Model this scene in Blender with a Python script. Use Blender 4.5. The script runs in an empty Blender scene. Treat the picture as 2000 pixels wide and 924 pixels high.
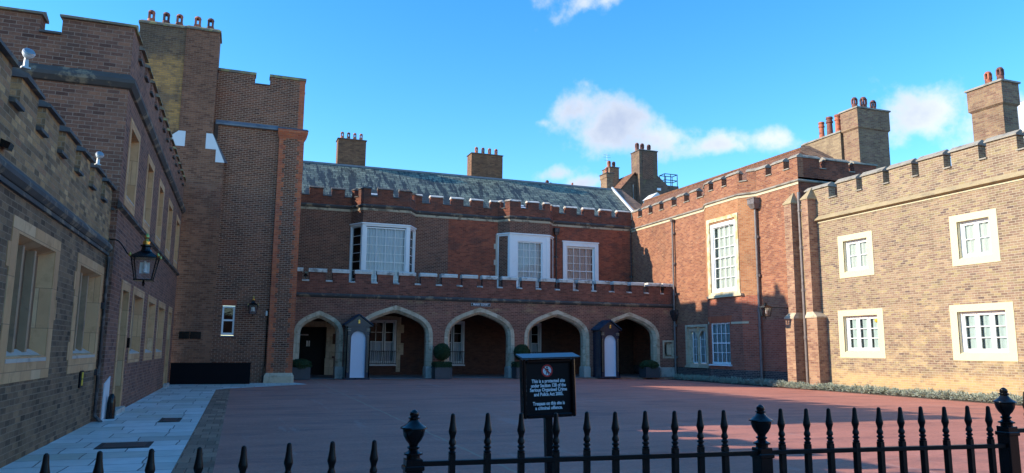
import bpy, bmesh, math, random
from mathutils import Vector, Matrix
random.seed(7)
S = bpy.context.scene
COL = S.collection
# ------------------------------------------------------------------ camera
cam_d = bpy.data.cameras.new('camera'); cam = bpy.data.objects.new('camera', cam_d); COL.objects.link(cam)
cam_d.sensor_width = 36.0; cam_d.lens = 1444/2000*36; cam_d.clip_start = .05; cam_d.clip_end = 5000
Rr = Vector((0.939349, -0.342863, 0.008314)); Uu = Vector((-0.059318, -0.138541, 0.988579)); Ff = Vector((0.337795, 0.929113, 0.150476))
mt = Matrix.Identity(4)
for i in range(3): mt[i][0] = Rr[i]; mt[i][1] = Uu[i]; mt[i][2] = -Ff[i]
mt[2][3] = 1.6
cam.matrix_world = mt
S.camera = cam
S.render.resolution_x = 1024; S.render.resolution_y = 473
# ------------------------------------------------------------------ sun and sky
LIGHT = Vector((1, -.212, -.44)).normalized()          # direction the sunlight travels
sun_d = bpy.data.lights.new('sun', 'SUN'); sun = bpy.data.objects.new('sun', sun_d); COL.objects.link(sun)
sun_d.energy = 2.75; sun_d.angle = math.radians(.5); sun_d.color = (1, .88, .69)
sun.rotation_euler = LIGHT.to_track_quat('-Z', 'Y').to_euler(); sun.location = (-30, 20, 40)
W = bpy.data.worlds.new('World'); S.world = W; W.use_nodes = True
nt = W.node_tree; N = nt.nodes; L = nt.links; N.clear()
wo = N.new('ShaderNodeOutputWorld'); bg = N.new('ShaderNodeBackground'); sky = N.new('ShaderNodeTexSky')
sky.sky_type = 'NISHITA'; sky.sun_disc = False
sky.sun_elevation = math.asin(-LIGHT.z); sky.sun_rotation = math.atan2(-LIGHT.x, -LIGHT.y)
sky.air_density = 1.0; sky.dust_density = .05; sky.ozone_density = 3.2; sky.altitude = 300
bg.inputs['Strength'].default_value = .15
hs = N.new('ShaderNodeHueSaturation'); hs.inputs['Saturation'].default_value = 1.30; hs.inputs['Value'].default_value = .90
L.new(sky.outputs[0], hs.inputs['Color'])
def nm(op, a, b=None, c=None, clamp=False):
    n = N.new('ShaderNodeMath'); n.operation = op; n.use_clamp = clamp
    for i, x in enumerate((a, b, c)):
        if x is None: continue
        if isinstance(x, (int, float)): n.inputs[i].default_value = x
        else: L.new(x, n.inputs[i])
    return n.outputs[0]
tc = N.new('ShaderNodeTexCoord')
def vdot(v):
    n = N.new('ShaderNodeVectorMath'); n.operation = 'DOT_PRODUCT'; L.new(tc.outputs['Generated'], n.inputs[0]); n.inputs[1].default_value = v
    return n.outputs['Value']
ns = N.new('ShaderNodeTexNoise'); ns.inputs['Scale'].default_value = 11; ns.inputs['Detail'].default_value = 9; ns.inputs['Roughness'].default_value = .58
L.new(tc.outputs['Generated'], ns.inputs['Vector'])
ns2 = N.new('ShaderNodeTexNoise'); ns2.inputs['Scale'].default_value = 5; ns2.inputs['Detail'].default_value = 5
L.new(tc.outputs['Generated'], ns2.inputs['Vector'])
# clouds: direction, half-width, half-height, tilt, weight (all as directions of the sky)
CL = [((.4158, .8038, .446), .085, .030, .10, .95), ((.3650, .8250, .425), .045, .020, .3, .5),
      ((.4040, .8577, .315), .040, .036, -.2, 1.0), ((.4380, .8500, .297), .070, .042, -.12, 1.1), ((.4950, .8200, .276), .085, .034, -.14, 1.0),
      ((.5560, .7900, .264), .070, .024, 0, 1.0), ((.6050, .7500, .268), .058, .020, -.05, 1.0), ((.580, .77, .262), .06, .018, 0, .9),
      ((.7391, .6178, .275), .070, .050, -.1, 1.15), ((.7850, .5700, .262), .075, .046, 0, 1.05),
      ((.3830, .8950, .232), .040, .012, .1, .62), ((.4200, .8800, .221), .040, .012, 0, .66), ((.3650, .8850, .300), .012, .007, 0, .6),
      ((-.6, .5, .4), .22, .08, 0, .9), ((.2, -.9, .35), .3, .1, 0, .9), ((.9, -.3, .3), .25, .09, 0, .9)]
dens = None
for c, a, b, tl, wt in CL:
    c = Vector(c).normalized(); h = c.cross(Vector((0, 0, 1))).normalized(); v = h.cross(c)
    h2 = h*math.cos(tl)+v*math.sin(tl); v2 = v*math.cos(tl)-h*math.sin(tl)
    dc = nm('MAXIMUM', vdot(c), .02)
    x = nm('DIVIDE', nm('DIVIDE', vdot(h2), dc), a); y = nm('DIVIDE', nm('DIVIDE', vdot(v2), dc), b)
    r = nm('SQRT', nm('ADD', nm('MULTIPLY', x, x), nm('MULTIPLY', y, y)))
    d = nm('MULTIPLY', nm('SUBTRACT', 1.25, r), wt)
    d = nm('SUBTRACT', d, nm('MULTIPLY', nm('LESS_THAN', vdot(c), .3), 9))
    dens = d if dens is None else nm('SMOOTH_MAX', dens, d, .25)
dens = nm('ADD', dens, nm('MULTIPLY', nm('SUBTRACT', ns.outputs['Fac'], .552), 3.6))
mk = N.new('ShaderNodeMapRange'); mk.interpolation_type = 'SMOOTHSTEP'; L.new(dens, mk.inputs[0])
mk.inputs[1].default_value = .08; mk.inputs[2].default_value = .95; mk.inputs[3].default_value = 0; mk.inputs[4].default_value = .93
cr = N.new('ShaderNodeMix'); cr.data_type = 'RGBA'
L.new(nm('MULTIPLY_ADD', nm('SUBTRACT', ns2.outputs['Fac'], .5), 3.0, nm('SUBTRACT', 1.18, nm('MULTIPLY', dens, .72)), clamp=True), cr.inputs[0])
cr.inputs[6].default_value = (1.4, 1.58, 2.0, 1); cr.inputs[7].default_value = (2.4, 2.5, 2.6, 1)
mx = N.new('ShaderNodeMix'); mx.data_type = 'RGBA'
L.new(mk.outputs[0], mx.inputs[0]); L.new(hs.outputs[0], mx.inputs[6]); L.new(cr.outputs[2], mx.inputs[7])
L.new(mx.outputs[2], bg.inputs['Color']); L.new(bg.outputs[0], wo.inputs[0])
vs = S.view_settings; vs.view_transform = 'Standard'; vs.look = 'None'; vs.exposure = 1.48; vs.gamma = 1; vs.use_curve_mapping = False
S.render.engine = 'CYCLES'
S.cycles.max_bounces = 6; S.cycles.transparent_max_bounces = 12
# ------------------------------------------------------------------ materials
class MatB:
    def __init__(s, name, rough=.85, metal=0, spec=None):
        s.m = bpy.data.materials.new(name); s.m.use_nodes = True; s.t = s.m.node_tree; s.n = s.t.nodes; s.l = s.t.links
        s.b = s.n['Principled BSDF']; s.b.inputs['Roughness'].default_value = rough; s.b.inputs['Metallic'].default_value = metal
        if spec is not None: s.b.inputs['Specular IOR Level'].default_value = spec
    def new(s, k): return s.n.new('ShaderNode'+k)
    def pos(s): return s.new('NewGeometry').outputs['Position']
    def uv(s): return s.new('UVMap').outputs[0]
    def noise(s, vec, scale, detail=4, rough=.55, sx=None):
        if sx:
            mp = s.new('Mapping'); mp.inputs['Scale'].default_value = sx; s.l.new(vec, mp.inputs[0]); vec = mp.outputs[0]
        n = s.new('TexNoise'); n.inputs['Scale'].default_value = scale; n.inputs['Detail'].default_value = detail; n.inputs['Roughness'].default_value = rough
        s.l.new(vec, n.inputs['Vector']); return n.outputs['Fac']
    def rng(s, v, a, b, c=0, d=1, smooth=True):
        n = s.new('MapRange'); n.interpolation_type = 'SMOOTHSTEP' if smooth else 'LINEAR'
        s.l.new(v, n.inputs[0]); n.inputs[1].default_value = a; n.inputs[2].default_value = b; n.inputs[3].default_value = c; n.inputs[4].default_value = d
        return n.outputs[0]
    def math(s, op, a, b, clamp=False):
        n = s.new('Math'); n.operation = op; n.use_clamp = clamp
        for i, x in enumerate((a, b)):
            if isinstance(x, (int, float)): n.inputs[i].default_value = x
            else: s.l.new(x, n.inputs[i])
        return n.outputs[0]
    def mix(s, f, a, b, kind='MIX'):
        n = s.new('Mix'); n.data_type = 'RGBA'; n.blend_type = kind
        for i, x in ((0, f), (6, a), (7, b)):
            if isinstance(x, (int, float)): n.inputs[i].default_value = x
            elif isinstance(x, tuple): n.inputs[i].default_value = (*x, 1)
            else: s.l.new(x, n.inputs[i])
        return n.outputs[2]
    def ramp(s, v, cols):
        n = s.new('ValToRGB'); s.l.new(v, n.inputs[0]); e = n.color_ramp.elements
        while len(e) < len(cols): e.new(.5)
        for i, c in enumerate(cols): e[i].position = i/(len(cols)-1); e[i].color = (*c, 1)
        return n.outputs[0]
    def sep(s, v):
        n = s.new('SeparateXYZ'); s.l.new(v, n.inputs[0]); return n.outputs
    def bump(s, h, strength=.4, dist=.01):
        n = s.new('Bump'); n.inputs['Strength'].default_value = strength; n.inputs['Distance'].default_value = dist
        s.l.new(h, n.inputs['Height']); s.l.new(n.outputs[0], s.b.inputs['Normal'])
    def out(s, c): s.l.new(c, s.b.inputs['Base Color']) if not isinstance(c, tuple) else setattr(s.b.inputs['Base Color'], 'default_value', (*c, 1)); return s.m
def brick(name, tones, mortar, patches=(), bw=.25, rh=.088, ms=.0075, var=.45, warp=.004, hl=None, msoft=.3, seed=0.0):
    B = MatB(name, .9, spec=.25); uv = B.uv(); P = B.pos()
    v = uv
    if warp:
        nn = B.new('TexNoise'); nn.inputs['Scale'].default_value = 2.3; nn.inputs['Detail'].default_value = 3; B.l.new(P, nn.inputs['Vector'])
        sb = B.new('VectorMath'); sb.operation = 'SUBTRACT'; B.l.new(nn.outputs['Color'], sb.inputs[0]); sb.inputs[1].default_value = (.5, .5, .5)
        sc = B.new('VectorMath'); sc.operation = 'SCALE'; B.l.new(sb.outputs[0], sc.inputs[0]); sc.inputs['Scale'].default_value = warp*4
        ad = B.new('VectorMath'); ad.operation = 'ADD'; B.l.new(uv, ad.inputs[0]); B.l.new(sc.outputs[0], ad.inputs[1]); v = ad.outputs[0]
    t = B.new('TexBrick'); t.offset = .5; t.inputs['Scale'].default_value = 1; t.inputs['Brick Width'].default_value = bw; t.inputs['Row Height'].default_value = rh
    t.inputs['Mortar Size'].default_value = ms; t.inputs['Mortar Smooth'].default_value = msoft; t.inputs['Bias'].default_value = 0
    t.inputs['Color1'].default_value = (0, 0, 0, 1); t.inputs['Color2'].default_value = (1, 1, 1, 1); t.inputs['Mortar'].default_value = (.5, .5, .5, 1)
    B.l.new(v, t.inputs['Vector'])
    c = B.ramp(t.outputs['Color'], tones)
    fine = B.noise(P, 34, 4, .7); c = B.mix(1.0, c, B.ramp(fine, [(.45,)*3, (1.0,)*3, (1.5,)*3]), 'MULTIPLY')
    med = B.noise(P, 1.7, 5, .62); big = B.noise(P, .33, 4, .6)
    c = B.mix(1.0, c, B.ramp(med, [(1-var,)*3, (1, 1, 1), (1+var,)*3]), 'MULTIPLY')
    c = B.mix(.8, c, B.ramp(big, [(1-var*1.2,)*3, (1, 1, 1), (1+var,)*3]), 'MULTIPLY')
    run = B.noise(P, 1.1, 5, .65, (1.6, 1.6, .16)); c = B.mix(.85, c, B.ramp(run, [(.62,)*3, (.95,)*3, (1.18,)*3]), 'MULTIPLY')
    soot = B.rng(B.noise(P, .7, 6, .7, (1, 1, .7)), .56, .70); c = B.mix(B.math('MULTIPLY', soot, .38), c, (.05, .04, .035))
    z = B.sep(P)[2]
    for col, scl, lo, hi, z0, z1, amt, sx in patches:
        f = B.rng(B.noise(P, scl, 5, .65, sx), lo, hi)
        if z0 is not None:
            f = B.math('MULTIPLY', f, B.math('MULTIPLY', B.rng(z, z0-.25, z0+.25), B.rng(z, z1-.25, z1+.25, 1, 0)))
        f = B.math('MULTIPLY', f, B.math('MULTIPLY', B.rng(t.outputs['Color'], 0, 1, .55, 1), amt))
        c = B.mix(f, c, col)
    mc = B.mix(1.0, mortar, B.ramp(B.noise(P, 5, 3), [(.6,)*3, (1.15,)*3]), 'MULTIPLY')
    c = B.mix(B.math('MULTIPLY', t.outputs['Fac'], .92), c, mc)
    hgt = B.math('ADD', B.math('MULTIPLY', t.outputs['Fac'], -1.0), B.math('MULTIPLY', fine, .5))
    B.bump(hgt, .7, .012)
    return B.out(c)
YEL = (.30, .20, .09)
M = {}
M['b_low'] = brick('brick_low', [(0.088, 0.054, 0.033), (0.184, 0.111, 0.065), (0.257, 0.150, 0.083), (0.144, 0.090, 0.056), (0.305, 0.180, 0.096)], (0.320, 0.217, 0.140), [((.22, .13, .06), .9, .52, .7, -1, .8, .7, None)], ms=.0075)
M['b_lowp'] = brick('brick_low_parapet', [(0.140, 0.088, 0.050), (0.280, 0.164, 0.084), (0.405, 0.236, 0.109), (0.183, 0.113, 0.067), (0.504, 0.304, 0.143), (0.265, 0.135, 0.076)], (0.325, 0.240, 0.160), ms=.0075)
M['b_tall'] = brick('brick_tall', [(0.112, 0.052, 0.039), (0.215, 0.096, 0.064), (0.282, 0.129, 0.080), (0.164, 0.079, 0.058), (0.312, 0.135, 0.080)], (0.356, 0.239, 0.180), ms=.0075)
M['b_tower'] = brick('brick_tower', [(0.099, 0.040, 0.025), (0.191, 0.070, 0.040), (0.250, 0.095, 0.049), (0.145, 0.058, 0.035), (0.217, 0.096, 0.057)], (0.524, 0.353, 0.251), ms=.010, patches=[((.26, .07, .03), .5, .55, .68, 12.6, 13.6, .6, None)])
M['b_breast'] = brick('brick_breast', [(0.156, 0.067, 0.041), (0.246, 0.109, 0.064), (0.306, 0.138, 0.078), (0.196, 0.089, 0.055)], (0.312, 0.202, 0.144), patches=[((.30, .085, .045), .35, .5, .62, 6.4, 9.4, .5, None)])
M['b_stack'] = brick('brick_yellow_stack', [(0.130, 0.075, 0.047), (0.215, 0.121, 0.068), (0.273, 0.155, 0.080), (0.169, 0.092, 0.055)], (.24,.19,.14), patches=[((.62, .31, .09), .8, .42, .56, 10.0, 14.6, .8, None), ((.05, .045, .04), .5, .4, .6, 14.6, 16.6, .6, None)])
M['b_quoin'] = brick('brick_quoin', [(0.450, 0.110, 0.050), (0.589, 0.164, 0.066), (0.385, 0.094, 0.050), (0.535, 0.154, 0.077)], (0.432, 0.220, 0.140), ms=.01, var=.25)
M['b_arc'] = brick('brick_arcade', [(0.167, 0.065, 0.046), (0.271, 0.105, 0.069), (0.323, 0.130, 0.084), (0.206, 0.082, 0.057)], (0.485, 0.284, 0.207), ms=.009, patches=[((.42, .27, .13), .9, .53, .62, 3.3, 4.3, .75, (1, 1, 2.6)), ((.05, .038, .034), .6, .46, .6, 2.6, 4.25, .5, (1, 1, 1.5))])
M['b_arcp'] = brick('brick_arcade_parapet', [(0.134, 0.051, 0.036), (0.224, 0.079, 0.053), (0.281, 0.102, 0.066), (0.179, 0.064, 0.046)], (0.259, 0.147, 0.113), ms=.0075, patches=[((.07, .045, .04), .8, .5, .66, None, 0, .7, None)])
M['b_dark'] = brick('brick_upper_dark', [(0.102, 0.043, 0.030), (0.180, 0.071, 0.044), (0.226, 0.091, 0.055), (0.140, 0.058, 0.038)], (0.497, 0.330, 0.240), ms=.009, patches=[((.03, .026, .026), .45, .48, .62, None, 0, .5, (1, 1, .6))])
M['b_red'] = brick('brick_upper_red', [(0.205, 0.054, 0.032), (0.336, 0.086, 0.045), (0.389, 0.105, 0.052), (0.259, 0.068, 0.041)], (0.254, 0.144, 0.108), ms=.0075, patches=[((.07, .04, .035), .9, .5, .66, None, 0, .7, (1, 1, 1.6))])
M['b_upar'] = brick('brick_upper_parapet', [(0.130, 0.044, 0.029), (0.220, 0.070, 0.041), (0.271, 0.088, 0.051), (0.170, 0.058, 0.038)], (0.209, 0.124, 0.095), ms=.0075, patches=[((.06, .045, .04), .8, .48, .62, 10.3, 11.3, .75, None)])
M['b_east'] = brick('brick_east', [(0.243, 0.087, 0.050), (0.335, 0.138, 0.073), (0.377, 0.166, 0.089), (0.276, 0.106, 0.062), (0.209, 0.078, 0.052)], (0.368, 0.267, 0.192), ms=.0075, var=.33, patches=[((.60, .34, .19), 2.4, .60, .68, 6.8, 9.2, .9, (1, 1, 1.6)), ((.26, .12, .075), 1.2, .54, .66, None, 0, .6, (1, 1, 2))])
M['b_bay'] = brick('brick_east_bay', [(0.324, 0.128, 0.055), (0.414, 0.185, 0.085), (0.450, 0.214, 0.100), (0.351, 0.142, 0.068)], (0.450, 0.342, 0.240), ms=.0075, var=.2)
M['b_eastlow'] = brick('brick_east_low', [(.26, .075, .045), (.36, .105, .06), (.42, .13, .075), (.30, .085, .055)], (.34, .23, .17), ms=.010, var=.3)
M['b_base'] = brick('brick_blackened_base', [(0.046, 0.036, 0.039), (0.078, 0.058, 0.058), (0.117, 0.078, 0.072), (0.058, 0.046, 0.047)], (.34, .28, .24), ms=.0075)
M['b_butt'] = brick('brick_buttress', [(0.210, 0.101, 0.069), (0.346, 0.189, 0.119), (0.420, 0.252, 0.150), (0.272, 0.139, 0.094)], (0.399, 0.320, 0.240), ms=.0075, var=.3)
M['b_far'] = brick('brick_far', [(0.184, 0.118, 0.083), (0.280, 0.184, 0.122), (0.338, 0.241, 0.147), (0.232, 0.149, 0.110), (0.348, 0.267, 0.138), (0.140, 0.092, 0.080)], (0.552, 0.475, 0.349), ms=.0085, var=.3,
    patches=[((.50, .37, .19), 1.5, .50, .60, .3, 3.6, .7, (1, 1, 2.5)), ((.56, .36, .16), .9, .30, .52, -1.0, .75, .85, (1, 1, 2))])
M['b_chim'] = brick('brick_chimney_dark', [(0.134, 0.073, 0.045), (0.211, 0.109, 0.063), (0.253, 0.132, 0.072), (0.169, 0.088, 0.054)], (0.135, 0.088, 0.057), var=.35)
M['b_chimy'] = brick('brick_chimney_stock', [(0.175, 0.098, 0.067), (0.253, 0.154, 0.100), (0.297, 0.196, 0.114), (0.210, 0.112, 0.081)], (0.332, 0.270, 0.199), var=.35)
M['b_chimg'] = brick('brick_chimney_grey', [(0.221, 0.156, 0.104), (0.297, 0.213, 0.136), (0.332, 0.246, 0.152), (0.238, 0.164, 0.112)], (0.306, 0.238, 0.152), var=.25)
M['b_house'] = brick('brick_back_house', [(0.120, 0.078, 0.060), (0.192, 0.120, 0.090), (0.228, 0.144, 0.102), (0.156, 0.102, 0.078)], (.18, .14, .11), patches=[((.28, .21, .08), .9, .5, .62, 14, 18.2, .6, None)])
M['b_arch'] = brick('brick_gauged_arch', [(.45, .11, .055), (.52, .13, .06), (.40, .095, .05)], (.34, .16, .10), bw=.075, rh=.5, ms=.006, var=.2, warp=0)
def plain(name, col, rough=.8, var=.25, scale=3, metal=0, spec=None, bump=0, stain=None, sscale=1.2, lo=.5, hi=.7, sx=None, amt=.8, fine=30):
    B = MatB(name, rough, metal, spec); P = B.pos()
    c = B.mix(1.0, tuple(col), B.ramp(B.noise(P, scale, 5, .6), [(1-var,)*3, (1, 1, 1), (1+var,)*3]), 'MULTIPLY')
    if stain: c = B.mix(B.math('MULTIPLY', B.rng(B.noise(P, sscale, 6, .65, sx), lo, hi), amt), c, tuple(stain))
    if bump: B.bump(B.noise(P, fine, 4, .6), bump, .01)
    return B.out(c)
def ashlar(name, tones, joint, bw, rh, rough=.85, ms=.006, var=.2, stain=None, lo=.5, hi=.7):
    B = MatB(name, rough, spec=.3); P = B.pos(); t = B.new('TexBrick'); t.offset = .5
    for k, v in (('Scale', 1), ('Brick Width', bw), ('Row Height', rh), ('Mortar Size', ms), ('Mortar Smooth', .2), ('Bias', 0)): t.inputs[k].default_value = v
    t.inputs['Color1'].default_value = (0, 0, 0, 1); t.inputs['Color2'].default_value = (1, 1, 1, 1); t.inputs['Mortar'].default_value = (.5, .5, .5, 1)
    B.l.new(B.uv(), t.inputs['Vector']); c = B.ramp(t.outputs['Color'], tones)
    c = B.mix(1.0, c, B.ramp(B.noise(P, 3.5, 6, .65), [(1-var,)*3, (1, 1, 1), (1+var,)*3]), 'MULTIPLY')
    if stain: c = B.mix(B.math('MULTIPLY', B.rng(B.noise(P, 2.2, 6, .7), lo, hi), .7), c, stain)
    c = B.mix(B.math('MULTIPLY', t.outputs['Fac'], .8), c, joint)
    B.bump(B.math('ADD', B.math('MULTIPLY', t.outputs['Fac'], -1), B.math('MULTIPLY', B.noise(P, 40, 3), .3)), .4, .008)
    return B.out(c)
M['st_left'] = ashlar('stone_bath_warm', [(0.486, 0.254, 0.121), (0.594, 0.336, 0.164), (0.522, 0.279, 0.129), (0.630, 0.394, 0.218)], (0.252, 0.139, 0.078), .55, .62, stain=(.33, .17, .07), lo=.5, hi=.72)
M['st_mull'] = plain('stone_mullion_brown', (.38, .23, .13), .8, .3, 3, bump=.2, stain=(.16, .11, .08), sscale=2)
M['st_sill'] = plain('stone_sill_pale', (.50, .42, .34), .8, .25, 4, bump=.2, stain=(.24, .19, .16), sscale=2)
M['st_arch'] = ashlar('stone_arch', [(.52, .41, .28), (.64, .52, .37), (.58, .46, .32), (.46, .37, .26)], (.2, .15, .1), .9, .45, var=.3, stain=(.26, .16, .08), lo=.5, hi=.7)
M['st_plinth'] = plain('stone_plinth_pale', (.48, .44, .38), .8, .25, 3, bump=.25, stain=(.24, .2, .17), sscale=2.5)
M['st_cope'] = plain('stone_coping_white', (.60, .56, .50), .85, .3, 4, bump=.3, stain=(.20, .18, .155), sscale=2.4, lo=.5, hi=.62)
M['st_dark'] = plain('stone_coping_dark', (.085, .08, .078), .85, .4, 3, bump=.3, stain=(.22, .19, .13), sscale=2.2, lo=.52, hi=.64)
M['st_grey'] = plain('stone_coping_grey', (.30, .27, .22), .85, .35, 3, bump=.3, stain=(.12, .11, .09), sscale=2, lo=.5, hi=.65)
M['st_lichen'] = plain('stone_lichen', (.17, .14, .105), .9, .4, 6, bump=.3, stain=(.36, .30, .12), sscale=3.5, lo=.48, hi=.6)
M['st_string'] = plain('stone_string_dark', (.07, .06, .055), .85, .4, 2.5, bump=.2, stain=(.27, .20, .13), sscale=1.6, lo=.52, hi=.6)
M['st_band'] = plain('stone_band_cream', (.46, .36, .24), .8, .3, 2.5, stain=(.10, .07, .05), sscale=1.3, lo=.5, hi=.6)
M['st_cream'] = plain('stone_band_painted', (.54, .46, .31), .75, .15, 2.5, stain=(.5, .38, .22), sscale=2, lo=.56, hi=.7)
M['st_oldy'] = plain('stone_moulding_yellow_grey', (.36, .28, .16), .85, .3, 2.5, bump=.2, stain=(.20, .16, .11), sscale=2)
M['render_cream'] = plain('render_cream_paint', (.65, .58, .36), .7, .06, 3, stain=(.68, .58, .38), sscale=1.5, lo=.52, hi=.75, amt=.4)
M['st_win'] = plain('stone_window_yellowed', (.66, .56, .38), .8, .25, 3, stain=(.42, .30, .10), sscale=2, lo=.45, hi=.6)
M['white'] = plain('white_paint', (.80, .80, .79), .45, .05, 4, spec=.5, stain=(.62, .60, .56), sscale=2.5, lo=.55, hi=.75, amt=.5)
M['lead'] = plain('lead_sheet', (.15, .165, .19), .5, .3, 3, metal=.2, stain=(.08, .085, .1), sscale=2)
M['flash'] = plain('white_flashing', (.66, .67, .68), .5, .06, 3)
M['black'] = plain('black_gloss_paint', (.005, .005, .006), .18, .4, 8, spec=.35, bump=.05)
M['iron'] = plain('iron_black_rail', (.010, .0075, .007), .38, .4, 10, spec=.22, bump=.12, stain=(.028, .017, .014), sscale=6, lo=.52, hi=.7)
M['pipe'] = plain('cast_iron_pipe', (.03, .026, .028), .4, .5, 6, spec=.4, stain=(.16, .13, .12), sscale=4, lo=.5, hi=.7)
M['pipe_lt'] = plain('cast_iron_pipe_grey', (.17, .14, .13), .42, .4, 6, spec=.6, stain=(.07, .06, .06), sscale=4)
M['panel'] = plain('black_hoarding', (.003, .003, .005), .6, .3, 3, spec=.12)
M['gold'] = plain('gold_leaf', (.85, .50, .12), .28, .1, 5, metal=1)
M['navy'] = plain('navy_gloss_paint', (.012, .022, .045), .25, .3, 3, spec=.5)
M['boxwhite'] = plain('sentry_inside_white', (.62, .66, .74), .6, .05, 3)
M['terra'] = plain('terracotta', (.44, .13, .065), .75, .3, 6, stain=(.08, .035, .03), sscale=5, lo=.48, hi=.62)
M['terrad'] = plain('terracotta_sooty', (.20, .065, .045), .75, .35, 6, stain=(.035, .025, .025), sscale=5, lo=.45, hi=.6)
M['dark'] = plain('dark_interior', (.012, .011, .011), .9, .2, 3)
M['room'] = plain('dim_room', (.34, .40, .39), .9, .15, 2)
M['soot'] = plain('chimney_pot_inside', (.01, .01, .012), .95, .2, 3)
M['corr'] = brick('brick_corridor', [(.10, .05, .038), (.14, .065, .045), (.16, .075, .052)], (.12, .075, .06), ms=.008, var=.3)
M['plaster'] = plain('plaster_ceiling', (.35, .27, .19), .9, .15, 2)
M['wood'] = plain('oak_shutter', (.17, .095, .05), .6, .25, 4, stain=(.10, .055, .03), sscale=3, sx=(1, 1, .3))
M['dkdoor'] = plain('black_door', (.006, .005, .006), .5, .2, 3, spec=.15)
M['yel'] = plain('sign_yellow', (.75, .50, .04), .5, .05, 3)
M['red'] = plain('sign_red', (.55, .02, .02), .4, .05, 3)
M['signwhite'] = plain('sign_white', (.82, .84, .86), .4, .03, 3)
M['lampglass'] = plain('lamp_bulb_white', (.75, .74, .70), .3, .05, 3)
M['greymetal'] = plain('grey_metal', (.32, .33, .34), .4, .15, 4, metal=.6)
M['blackmat'] = plain('black_matt_board', (.004, .005, .007), .35, .2, 4, spec=.2)
def glass(name='window_glass', tint=.9):
    B = MatB(name); B.n.remove(B.b); o = B.n['Material Output']
    tr = B.new('BsdfTransparent'); tr.inputs[0].default_value = (tint, tint*1.01, tint*1.02, 1); gl = B.new('BsdfGlossy'); gl.inputs['Roughness'].default_value = .03
    fr = B.new('Fresnel'); fr.inputs[0].default_value = 1.5
    nb = B.new('Bump'); nb.inputs['Strength'].default_value = .06; nb.inputs['Distance'].default_value = .03; B.l.new(B.noise(B.pos(), 2.2, 2), nb.inputs['Height'])
    B.l.new(nb.outputs[0], gl.inputs['Normal'])
    mx = B.new('MixShader'); B.l.new(B.math('MULTIPLY', fr.outputs[0], 1.1, True), mx.inputs[0]); B.l.new(tr.outputs[0], mx.inputs[1]); B.l.new(gl.outputs[0], mx.inputs[2]); B.l.new(mx.outputs[0], o.inputs[0])
    return B.m
M['glass'] = glass()
M['curtain'] = plain('net_curtain', (.62, .66, .70), .9, .08, 2)
M['curtain_w'] = plain('warm_net_curtain', (.55, .47, .46), .9, .10, 3)
M['curtain_lit'] = plain('light_net_curtain', (.50, .56, .53), .9, .06, 2)
M['blind'] = plain('pale_blue_blind', (.42, .52, .51), .8, .06, 2)
# roofs
B = MatB('slate_roof', .55, spec=.4); P = B.pos(); t = B.new('TexBrick'); t.offset = .5
for k, v in (('Scale', 1), ('Brick Width', .46), ('Row Height', .30), ('Mortar Size', .022), ('Mortar Smooth', .3), ('Bias', 0)): t.inputs[k].default_value = v
t.inputs['Color1'].default_value = (0, 0, 0, 1); t.inputs['Color2'].default_value = (1, 1, 1, 1); t.inputs['Mortar'].default_value = (.5, .5, .5, 1); B.l.new(B.uv(), t.inputs['Vector'])
c = B.ramp(t.outputs['Color'], [(.10, .112, .09), (.175, .19, .14), (.24, .255, .185), (.135, .147, .12)])
c = B.mix(1.0, c, B.ramp(B.noise(P, 2.2, 5, .6), [(.6,)*3, (1, 1, 1), (1.4,)*3]), 'MULTIPLY')
xs = B.noise(B.uv(), 1.0, 5, .68, (2.3, .42, 1)); zz = B.sep(P)[2]
f = B.rng(B.math('ADD', B.math('ADD', xs, B.rng(B.sep(P)[0], 2, 24, .035, -.015, False)), B.rng(zz, 10.6, 13.6, .05, -.06, False)), .505, .53)
c = B.mix(B.math('MULTIPLY', f, .85), c, (.030, .034, .038))
c = B.mix(t.outputs['Fac'], c, (.02, .024, .024)); B.bump(B.math('MULTIPLY', t.outputs['Fac'], -1), .6, .02); M['slate'] = B.out(c)
M['tile'] = brick('clay_tile_roof', [(.16, .07, .045), (.24, .11, .065), (.30, .15, .08), (.20, .09, .06)], (.05, .035, .03), bw=.17, rh=.12, ms=.012, var=.3, warp=0)
# grounds
B = MatB('court_red_asphalt', .8, spec=.35); P = B.pos()
c = B.ramp(B.noise(P, 90, 3, .7), [(.31, .115, .080), (.50, .195, .140), (.62, .275, .20)])
c = B.mix(1.0, c, B.ramp(B.noise(P, .35, 6, .6), [(.66,)*3, (1, 1, 1), (1.26,)*3]), 'MULTIPLY')
c = B.mix(1.0, c, B.ramp(B.noise(P, 16, 6, .75), [(.55,)*3, (1, 1, 1), (1.5,)*3]), 'MULTIPLY')
c = B.mix(1.0, c, B.ramp(B.noise(P, 1.2, 5, .6, (.35, 1.6, 1)), [(.7,)*3, (1, 1, 1), (1.25,)*3]), 'MULTIPLY')
c = B.mix(B.math('MULTIPLY', B.rng(B.noise(P, 14, 3, .6), .66, .72), .65), c, (.10, .06, .055))
c = B.mix(B.math('MULTIPLY', B.rng(B.noise(P, .55, 6, .7, (.5, 1.5, 1)), .50, .64), .45), c, (.20, .095, .085))
c = B.mix(B.math('MULTIPLY', B.rng(B.noise(P, .8, 7, .75, (1.8, .25, 1)), .58, .63), .4), c, (.50, .29, .24))
c = B.mix(B.math('MULTIPLY', B.rng(B.noise(P, 3.0, 7, .75, (.4, 1.4, 1)), .60, .66), .35), c, (.52, .33, .27))
xx = B.math('ABSOLUTE', B.math('SUBTRACT', B.math('ADD', B.sep(P)[0], B.math('MULTIPLY', B.math('SUBTRACT', B.noise(P, 1.3, 4), .5), .18)), 3.52), 0)
c = B.mix(B.rng(xx, .012, .035, .75, 0), c, (.46, .30, .20))
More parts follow.
